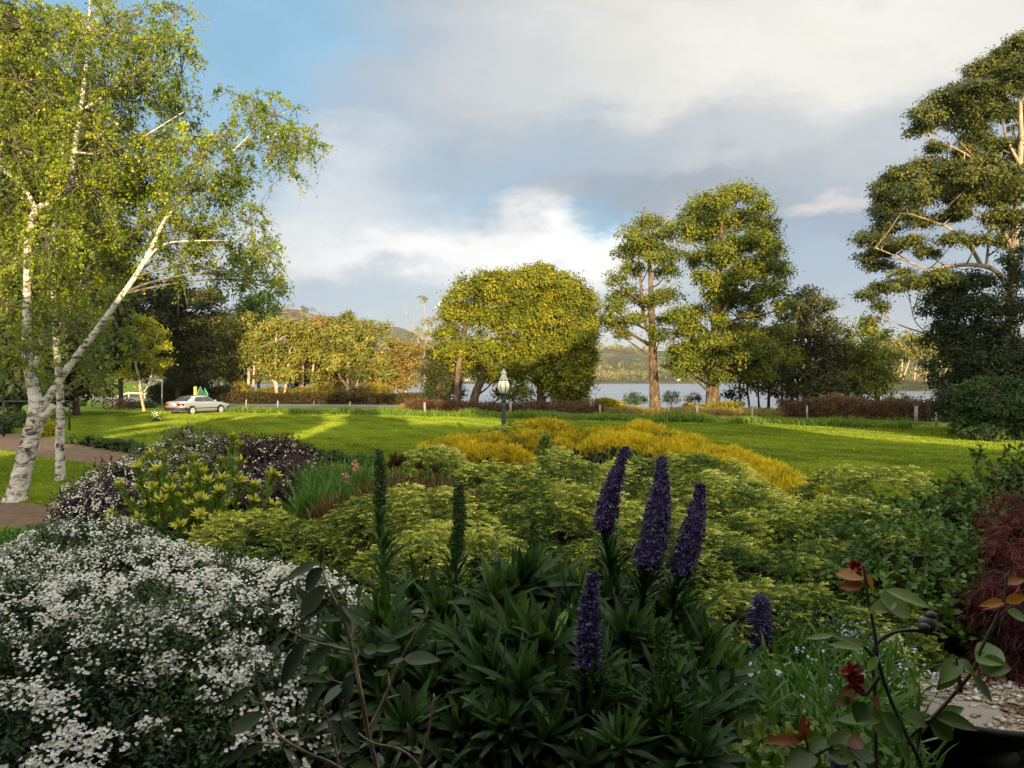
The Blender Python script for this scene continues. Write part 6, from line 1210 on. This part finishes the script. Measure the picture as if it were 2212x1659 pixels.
LV = [(770, 375, 575, 600, 130, 1), (755, 250, 610, 410, 130, 0), (712, 205, 500, 320, 75, 1), (800, 470, 600, 630, 80, 0), (520, 690, 350, 850, 45, .5), (620, 780, 460, 1080, 130, 0), (780, 810, 620, 990, 110, .6), (890, 510, 1060, 670, 50, 1), (860, 500, 950, 640, 55, 1), (885, 610, 700, 590, 45, 1.2), (1140, 825, 1310, 800, 60, 1.2), (1140, 830, 1035, 810, 85, 1.2), (1335, 885, 1560, 880, 105, 1.1), (1330, 885, 1230, 920, 40, .8), (1215, 985, 1105, 990, 45, 1.1), (1345, 1045, 1340, 1190, 85, .9), (1370, 1140, 1410, 1280, 50, .7), (1410, 660, 1220, 750, 50, .8),
      (740, 1010, 600, 1040, 50, .8), (770, 1010, 840, 1030, 40, 1.2), (895, 1070, 760, 1210, 85, .8), (770, 1060, 620, 1260, 90, .3), (780, 940, 725, 985, 45, 1.2), (260, 1080, 50, 1240, 70, .5), (335, 1275, 70, 1415, 120, 1), (340, 1490, 160, 1600, 60, .7), (210, 1490, 60, 1650, 60, .3), (580, 1400, 460, 1420, 45, 1), (600, 1400, 650, 1300, 35, .9), (720, 1430, 600, 1420, 40, .9), (870, 1520, 1020, 1530, 55, 1), (820, 1520, 710, 1540, 50, .8), (1110, 1650, 950, 1640, 90, 1), (1065, 1290, 1130, 1250, 35, 1), (1190, 1190, 1270, 1340, 40, .5), (1500, 1460, 1600, 1620, 50, .7), (900, 1300, 1010, 1500, 90, .1), (800, 1330, 900, 1420, 80, .1), (1210, 1480, 1290, 1480, 30, .9), (960, 1000, 880, 1280, 110, .1), (1010, 800, 1110, 880, 80, .5), (1470, 550, 1400, 540, 35, 1.2), (290, 1060, 240, 1000, 20, 1), (740, 1230, 745, 1170, 22, 1.1), (895, 1300, 905, 1180, 26, 1.1), (1165, 1450, 1165, 1350, 24, 1.1), (1005, 450, 1010, 360, 40, 1), (740, 220, 745, 100, 40, .6), (1485, 560, 1480, 480, 35, 1)]
for x0, y0, x1, y1, w_, v_ in LV:
    d = 1.73+rng.uniform(-.03, .03); a_ = zat(x0, y0, d); b_ = zat(x1, y1, d-rng.uniform(-.03, .07)); L_ = np.linalg.norm(b_-a_); g = Geo()
    blades(g, a_[None], (b_-a_)[None], nrm(np.array([[rng.uniform(-.3, .3), -.75, .6]])), L_*1.02, w_*.3056*S*d/F*1.0, v_*.8, 9, rng.uniform(.0, .35), .30, 'oval'); g.build('leaf', LF_cam, cs, smooth=True)
# leafy understorey in the shade
def under(label, spots, mat, L_, Wd, n, name, cat='plant', kind=None, v=.4, up=.5, seg=3):
    g = Geo()
    for x, y, d, r_ in spots:
        c = at(x, y, d); m = n; q = us(m)*rng.random((m, 1))**.4*r_; q[:, 2] *= .5; blades(g, c+q, nrm(rv(m, .7)+np.array([0, -.2, up])), nrm(rv(m, .6)+np.array([0, -.3, .8])), L_*rng.uniform(.6, 1.25, m), Wd*rng.uniform(.7, 1.2, m), np.clip(v+rng.normal(0, .2, m), 0, 1), seg, rng.uniform(0, 1.2, m), .2, 'lance')
    return tag(g.build(name, mat), label, cat, kind=kind)
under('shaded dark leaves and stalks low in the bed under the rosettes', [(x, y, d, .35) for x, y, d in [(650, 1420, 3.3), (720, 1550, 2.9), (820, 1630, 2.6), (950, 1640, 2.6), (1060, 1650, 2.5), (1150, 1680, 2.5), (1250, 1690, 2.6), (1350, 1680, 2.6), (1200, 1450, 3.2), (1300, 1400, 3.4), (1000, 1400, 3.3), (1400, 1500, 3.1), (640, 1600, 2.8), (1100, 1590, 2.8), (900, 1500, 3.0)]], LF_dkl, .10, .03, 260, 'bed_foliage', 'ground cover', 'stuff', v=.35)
under('green strappy and leafy ground cover beside the rosettes', [(x, y, d, .3) for x, y, d in [(1620, 1480, 3.7), (1700, 1460, 3.8), (1780, 1480, 3.7), (1850, 1460, 3.7), (1620, 1550, 3.3), (1700, 1560, 3.2), (1780, 1570, 3.2), (1600, 1620, 2.9), (1690, 1640, 2.8), (1780, 1650, 2.8), (1830, 1640, 2.7), (1820, 1560, 3.2), (1660, 1420, 4.0), (1760, 1410, 4.1)]], LF_lime, .15, .016, 380, 'bed_foliage', 'ground cover', 'stuff', v=.35, up=.9, seg=4)
under('broad green leaves of low plants round the rose stems', [(x, y, d, .22) for x, y, d in [(1600, 1650, 2.6), (1680, 1600, 2.8), (1760, 1630, 2.7), (1800, 1640, 2.5), (1560, 1600, 2.8), (1700, 1500, 3.4)]], LF_oval, .055, .032, 240, 'bed_foliage', 'ground cover', 'stuff', v=.5)
under('golden-green low ferny growth at the foot of the bed edge', [(x, y, d, .2) for x, y, d in [(1640, 1650, 2.4), (1720, 1660, 2.4), (1590, 1640, 2.5)]], leafmat('acid green leaf', [(0, (.05, .10, .01)), (1, (.16, .22, .02))], .4, .3, .3), .05, .03, 240, 'bed_foliage', 'ground cover', 'stuff', v=.6)
# forget-me-nots
M_fmn = leafmat('pale blue petal', [(0, (.38, .44, .62)), (1, (.68, .72, .80))], .6, .3, .2, 1.0)
g = Geo(); pts = []
for x, y, d, r_, m in [(1700, 1370, 4.2, .35, 190), (1790, 1380, 4.1, .35, 180), (1850, 1400, 4.0, .3, 150), (1660, 1430, 3.9, .3, 100), (1760, 1450, 3.7, .35, 100), (1840, 1480, 3.5, .3, 70), (1600, 1500, 3.3, .25, 45), (1700, 1540, 3.1, .3, 70), (1580, 1600, 2.8, .25, 40), (1930, 1450, 3.8, .25, 70), (1680, 1610, 2.9, .2, 40), (2130, 1470, 3.8, .2, 10)]:
    c = at(x, y, d); pts.append(c+us(m)*rng.random((m, 1))**.5*np.array([r_, r_, r_*.45]))
P = np.concatenate(pts); n = len(P); FN = nrm(rv(n, .4)+np.array([0, -.5, .8])); s1 = nrm(np.cross(FN, us(n))); s2 = np.cross(FN, s1)
for k_ in range(3):
    o = rv(n, .008)
    for q in range(5): a_ = q*2*math.pi/5; leaves(g, P+o, nrm(s1*math.cos(a_)+s2*math.sin(a_)), FN, .0075, .007, rng.random(n), .05, .6)
tag(g.build('forget_me_nots', M_fmn), 'scattered pale blue forget-me-not flowers among the green ground cover', 'flowers', kind='stuff')

# ------------------------------------------------------------ pebble bowl, stake, rose
BZ = 1.05; bc = np.array([2.40, 4.02, gz(2.40, 4.02)]); BR = 1.05
M_pot = simple('black glazed pot', (.012, .013, .016), .65, 0, .2, noise=.4, nscale=12, bump=.003)
bowl = empty('pebble_bowl', bc, 'wide shallow black bowl filled with pebbles and a film of water', 'bowl'); zb0 = BZ-bc[2]
g = LG(); lathe(g, [(r_*BR, z_) for r_, z_ in [(.18, 0), (.20, .02), (.18, .05), (.17, zb0-.22), (.24, zb0-.18), (.44, zb0-.06), (.485, zb0+.0), (.50, zb0+.015), (.50, zb0+.032), (.485, zb0+.038), (.462, zb0+.03), (.45, zb0+.0), (.43, zb0-.03), (.2, zb0-.05), (0.01, zb0-.05)]], k=64); g.build('basin', M_pot, bowl, smooth=True)
m, nt = newmat('bowl water'); p_ = N_(nt, 'ShaderNodeBsdfPrincipled'); p_.inputs['Base Color'].default_value = (.30, .27, .23, 1); p_.inputs['Roughness'].default_value = .05; p_.inputs['Specular IOR Level'].default_value = .6; o_ = N_(nt, 'ShaderNodeOutputMaterial'); nt.links.new(p_.outputs[0], o_.inputs[0])
g = LG(); th = np.linspace(0, 2*math.pi, 65)[:-1]; g.ngon(np.stack([np.cos(th)*.452*BR, np.sin(th)*.452*BR, np.full(64, zb0-.002)], 1)); g.build('water_film', m, bowl)
M_peb = leafmat('pebbles', [(0, (.04, .022, .010)), (.25, (.13, .075, .022)), (.5, (.22, .16, .095)), (.75, (.36, .31, .25)), (1, (.60, .56, .50))], .35, 0, .5)
g = LG(); n = 1900; a_ = rng.uniform(0, 2*math.pi, n); rr_ = np.sqrt(rng.random(n))*.445*BR; X_, Y_ = np.cos(a_)*rr_, np.sin(a_)*rr_
wet = np.hypot((X_+.20)*.8, Y_+.16) < .19; keep = ~wet | (rng.random(n) < .15)
ocr = vnoise(X_+5, Y_+5, .16, 40)
for X, Y, oc in zip(X_[keep], Y_[keep], ocr[keep]):
    s_ = rng.uniform(.008, .019); ico(g, (X, Y, zb0+rng.uniform(-.006, .012)), (s_*rng.uniform(.8, 1.6), s_, s_*.55), float(np.clip(rng.normal(.68-1.9*max(0, oc), .2), 0, 1)), .2, 7, 5)
tag(g.build('pebbles', M_peb, bowl, smooth=True), kind='stuff')
# stake
def pl(L_, d): return np.array([at(x, y, d) for x, y in L_])
b = at(1892, 1640, 2.2); b[2] = gz(b[0], b[1]); stk = empty('garden_stake', b, 'black metal stake arching over to a dark bird ornament, by the pebble bowl', 'garden stake')
g = Geo(); P, rr = resample(np.vstack([[b[0], b[1], b[2]], pl([(1892, 1625), (1890, 1500), (1886, 1450), (1885, 1420), (1893, 1392), (1920, 1370), (1960, 1361), (2000, 1365), (2030, 1372)], 2.2)]), np.full(10, .0055), 60); tube(g, P, rr, 8); g.build('rod', M_blk, stk, smooth=True)
M_bird = simple('dark stone ornament', (.05, .048, .05), .5, noise=.4, nscale=40)
c = at(2001, 1348, 2.2); g = Geo(); ico(g, c+[0, 0, .0], (.026, .022, .022), .5, .1, 16, 10); ico(g, c+[-.012, -.01, -.004], (.017, .017, .013), .5, .05, 14, 9); ico(g, c+[.012, 0, .026], (.016, .014, .013), .5, .05, 12, 8); tube(g, [c+[.02, 0, .03], c+[.044, 0, .026]], [.005, .001], 5); tube(g, [c-[.0, 0, .02], c-[0, 0, .036]], .004, 5); g.build('bird_ornament', M_bird, stk, smooth=True)
# roses
LF_rose = leafmat('rose leaf', [(0, (.03, .06, .012)), (.45, (.08, .14, .025)), (.7, (.17, .24, .06)), (1, (.28, .36, .12))], .42, .25, .3)
LF_rosy = leafmat('young rose leaf', [(0, (.10, .025, .012)), (.5, (.26, .08, .014)), (1, (.42, .18, .02))], .35, .35, .4)
M_rr = leafmat('dark red petal', [(0, (.10, .006, .010)), (.6, (.28, .015, .02)), (1, (.42, .10, .08))], .5, .3, .3)
M_cane = simple('rose cane', (.06, .07, .025), .5, noise=.4, nscale=15)
def rose(label, canes, lv, fl, d):
    b = at(*canes[0][0], d); b[2] = gz(b[0], b[1]); e = empty('rose_bush', b, label, 'rose', 'rose stems before the pebble bowl'); g = Geo()
    for c_, r_ in [(q, .006) for q in canes]:
        P = pl(c_, d); P, rr = resample(P, np.linspace(r_, r_*.5, len(P)), 8*len(P)); tube(g, P, rr, 7)
        for k_ in range(3, len(P)-2, 5): tube(g, [P[k_], P[k_]+us(1)[0]*.014+[0, 0, .004]], [.0022, .0004], 4, cap=False)
    g.build('canes', M_cane, e, smooth=True)
    for x0, y0, x1, y1, w_, v_, ty in lv:
        a_ = at(x0, y0, d+rng.uniform(-.03, .03)); b_ = at(x1, y1, d+rng.uniform(-.06, .06)); g = Geo(); n0 = nrm(np.array([[rng.uniform(-.4, .4), -.7, .65]]))
        blades(g, a_[None], (b_-a_)[None], n0, np.linalg.norm(b_-a_), w_*S*d/F, v_, 8, rng.uniform(-.2, .5), .35, 'oval'); g.build('leaf', LF_rosy if ty else LF_rose, e, smooth=True)
    for x, y, s_, k_ in fl:
        c = at(x, y, d-.02); g = Geo(); n = k_; u = us(n); blades(g, c+u*s_*.2, nrm(u+np.array([0, 0, .2])), nrm(us(n)+np.array([0, -.5, .2])), s_*rng.uniform(.5, 1.1, n), s_*.55, rng.random(n), 3, .9, .4, 'oval'); g.build('flower', M_rr, e)
rose('tall rose cane with dark red blooms and orange young leaves', [[(1965, 1720), (1990, 1659), (1955, 1580), (1920, 1500), (1898, 1430), (1888, 1360), (1876, 1300), (1868, 1240), (1862, 1215)], [(1898, 1430), (1870, 1400), (1850, 1380)], [(1900, 1460), (1870, 1500), (1850, 1490)]],
     [(1868, 1250, 1802, 1232, 34, .9, 1), (1866, 1262, 1812, 1270, 30, .4, 1), (1870, 1240, 1890, 1275, 18, .9, 1), (1878, 1310, 1838, 1325, 6, .5, 0), (1895, 1330, 1885, 1310, 20, .8, 0), (1935, 1300, 1875, 1325, 34, .85, 0), (1900, 1285, 1965, 1335, 52, .75, 0), (1915, 1275, 2020, 1305, 30, .95, 0), (1870, 1400, 1790, 1390, 18, .9, 0), (1870, 1395, 1800, 1370, 14, .7, 0), (1800, 1372, 1740, 1378, 14, .95, 0), (1850, 1500, 1800, 1520, 30, .2, 1), (1870, 1495, 1830, 1470, 34, .5, 1), (1880, 1510, 1915, 1540, 36, .2, 1), (1870, 1520, 1850, 1560, 44, .1, 0), (1880, 1540, 1790, 1500, 26, .5, 0), (1900, 1560, 1800, 1545, 30, .6, 0), (1920, 1590, 1880, 1530, 50, .5, 0), (1905, 1540, 1960, 1600, 40, .4, 0), (1860, 1430, 1840, 1410, 20, .9, 0), (1900, 1420, 1870, 1450, 22, .9, 0), (1940, 1610, 1970, 1650, 40, .5, 0)],
     [(1848, 1228, .022, 26), (1838, 1452, .028, 40), (1850, 1475, .026, 34), (1842, 1462, .02, 20)], 1.9)
rose('rose cane slanting across the pebble bowl, its olive leaves wet with drops', [[(1935, 1720), (1962, 1600), (2005, 1560), (2060, 1500), (2100, 1450), (2120, 1400), (2150, 1340), (2170, 1290), (2175, 1240)], [(2075, 1495), (2070, 1450), (2065, 1420)], [(2010, 1555), (1990, 1570), (1980, 1640)]],
     [(2070, 1425, 2035, 1470, 40, .5, 0), (2070, 1425, 2120, 1460, 24, .7, 0), (2110, 1430, 2165, 1400, 60, .75, 0), (2115, 1440, 2185, 1440, 50, .6, 0), (2170, 1300, 2120, 1305, 20, .95, 1), (2172, 1310, 2120, 1320, 16, .7, 1), (2172, 1300, 2215, 1290, 24, .9, 1), (2175, 1320, 2220, 1340, 26, .8, 0), (2010, 1555, 2060, 1600, 50, .3, 0), (2015, 1545, 2120, 1570, 36, .4, 0), (2000, 1560, 1950, 1545, 40, .4, 0), (2020, 1550, 2080, 1530, 30, .5, 0), (2065, 1440, 2030, 1490, 34, .3, 0), (2170, 1260, 2215, 1250, 22, .6, 1), (2100, 1455, 2140, 1520, 26, .35, 0)], [], 1.95)
rose('low rose shoot with red-brown leaves at the foot of the bed', [[(1730, 1740), (1740, 1680), (1745, 1620), (1735, 1580)], [(1745, 1640), (1780, 1620), (1800, 1610)], [(1900, 1720), (1850, 1650), (1830, 1610)]],
     [(1735, 1595, 1660, 1598, 26, .35, 1), (1740, 1600, 1735, 1550, 26, .1, 1), (1745, 1620, 1790, 1590, 34, .4, 0), (1760, 1630, 1700, 1650, 50, .3, 0), (1790, 1615, 1840, 1580, 36, .3, 0), (1790, 1625, 1850, 1640, 44, .45, 0), (1830, 1610, 1880, 1590, 34, .2, 1), (1835, 1620, 1890, 1640, 40, .4, 0), (1745, 1640, 1780, 1660, 44, .5, 0), (1880, 1560, 1930, 1580, 34, .1, 1)], [(1748, 1562, .012, 14)], 2.0)
# violet bloom at the very bottom
c = at(1810, 1650, 2.0); b = c.copy(); b[2] = gz(b[0], b[1]); e = empty('violet_flower', b, 'small violet-blue bloom low at the foot of the rose stems', 'flower'); g = Geo(); n = 26; blades(g, c+rv(n, .006), nrm(us(n)+np.array([0, -.3, .4])), nrm(us(n)), .03, .022, rng.random(n)*.4+.6, 3, .6, .3, 'oval'); g.build('bloom', PUR, e)
g = Geo(); tube(g, [b, c], [.004, .003], 5); g.build('stem', LF_ech, e)
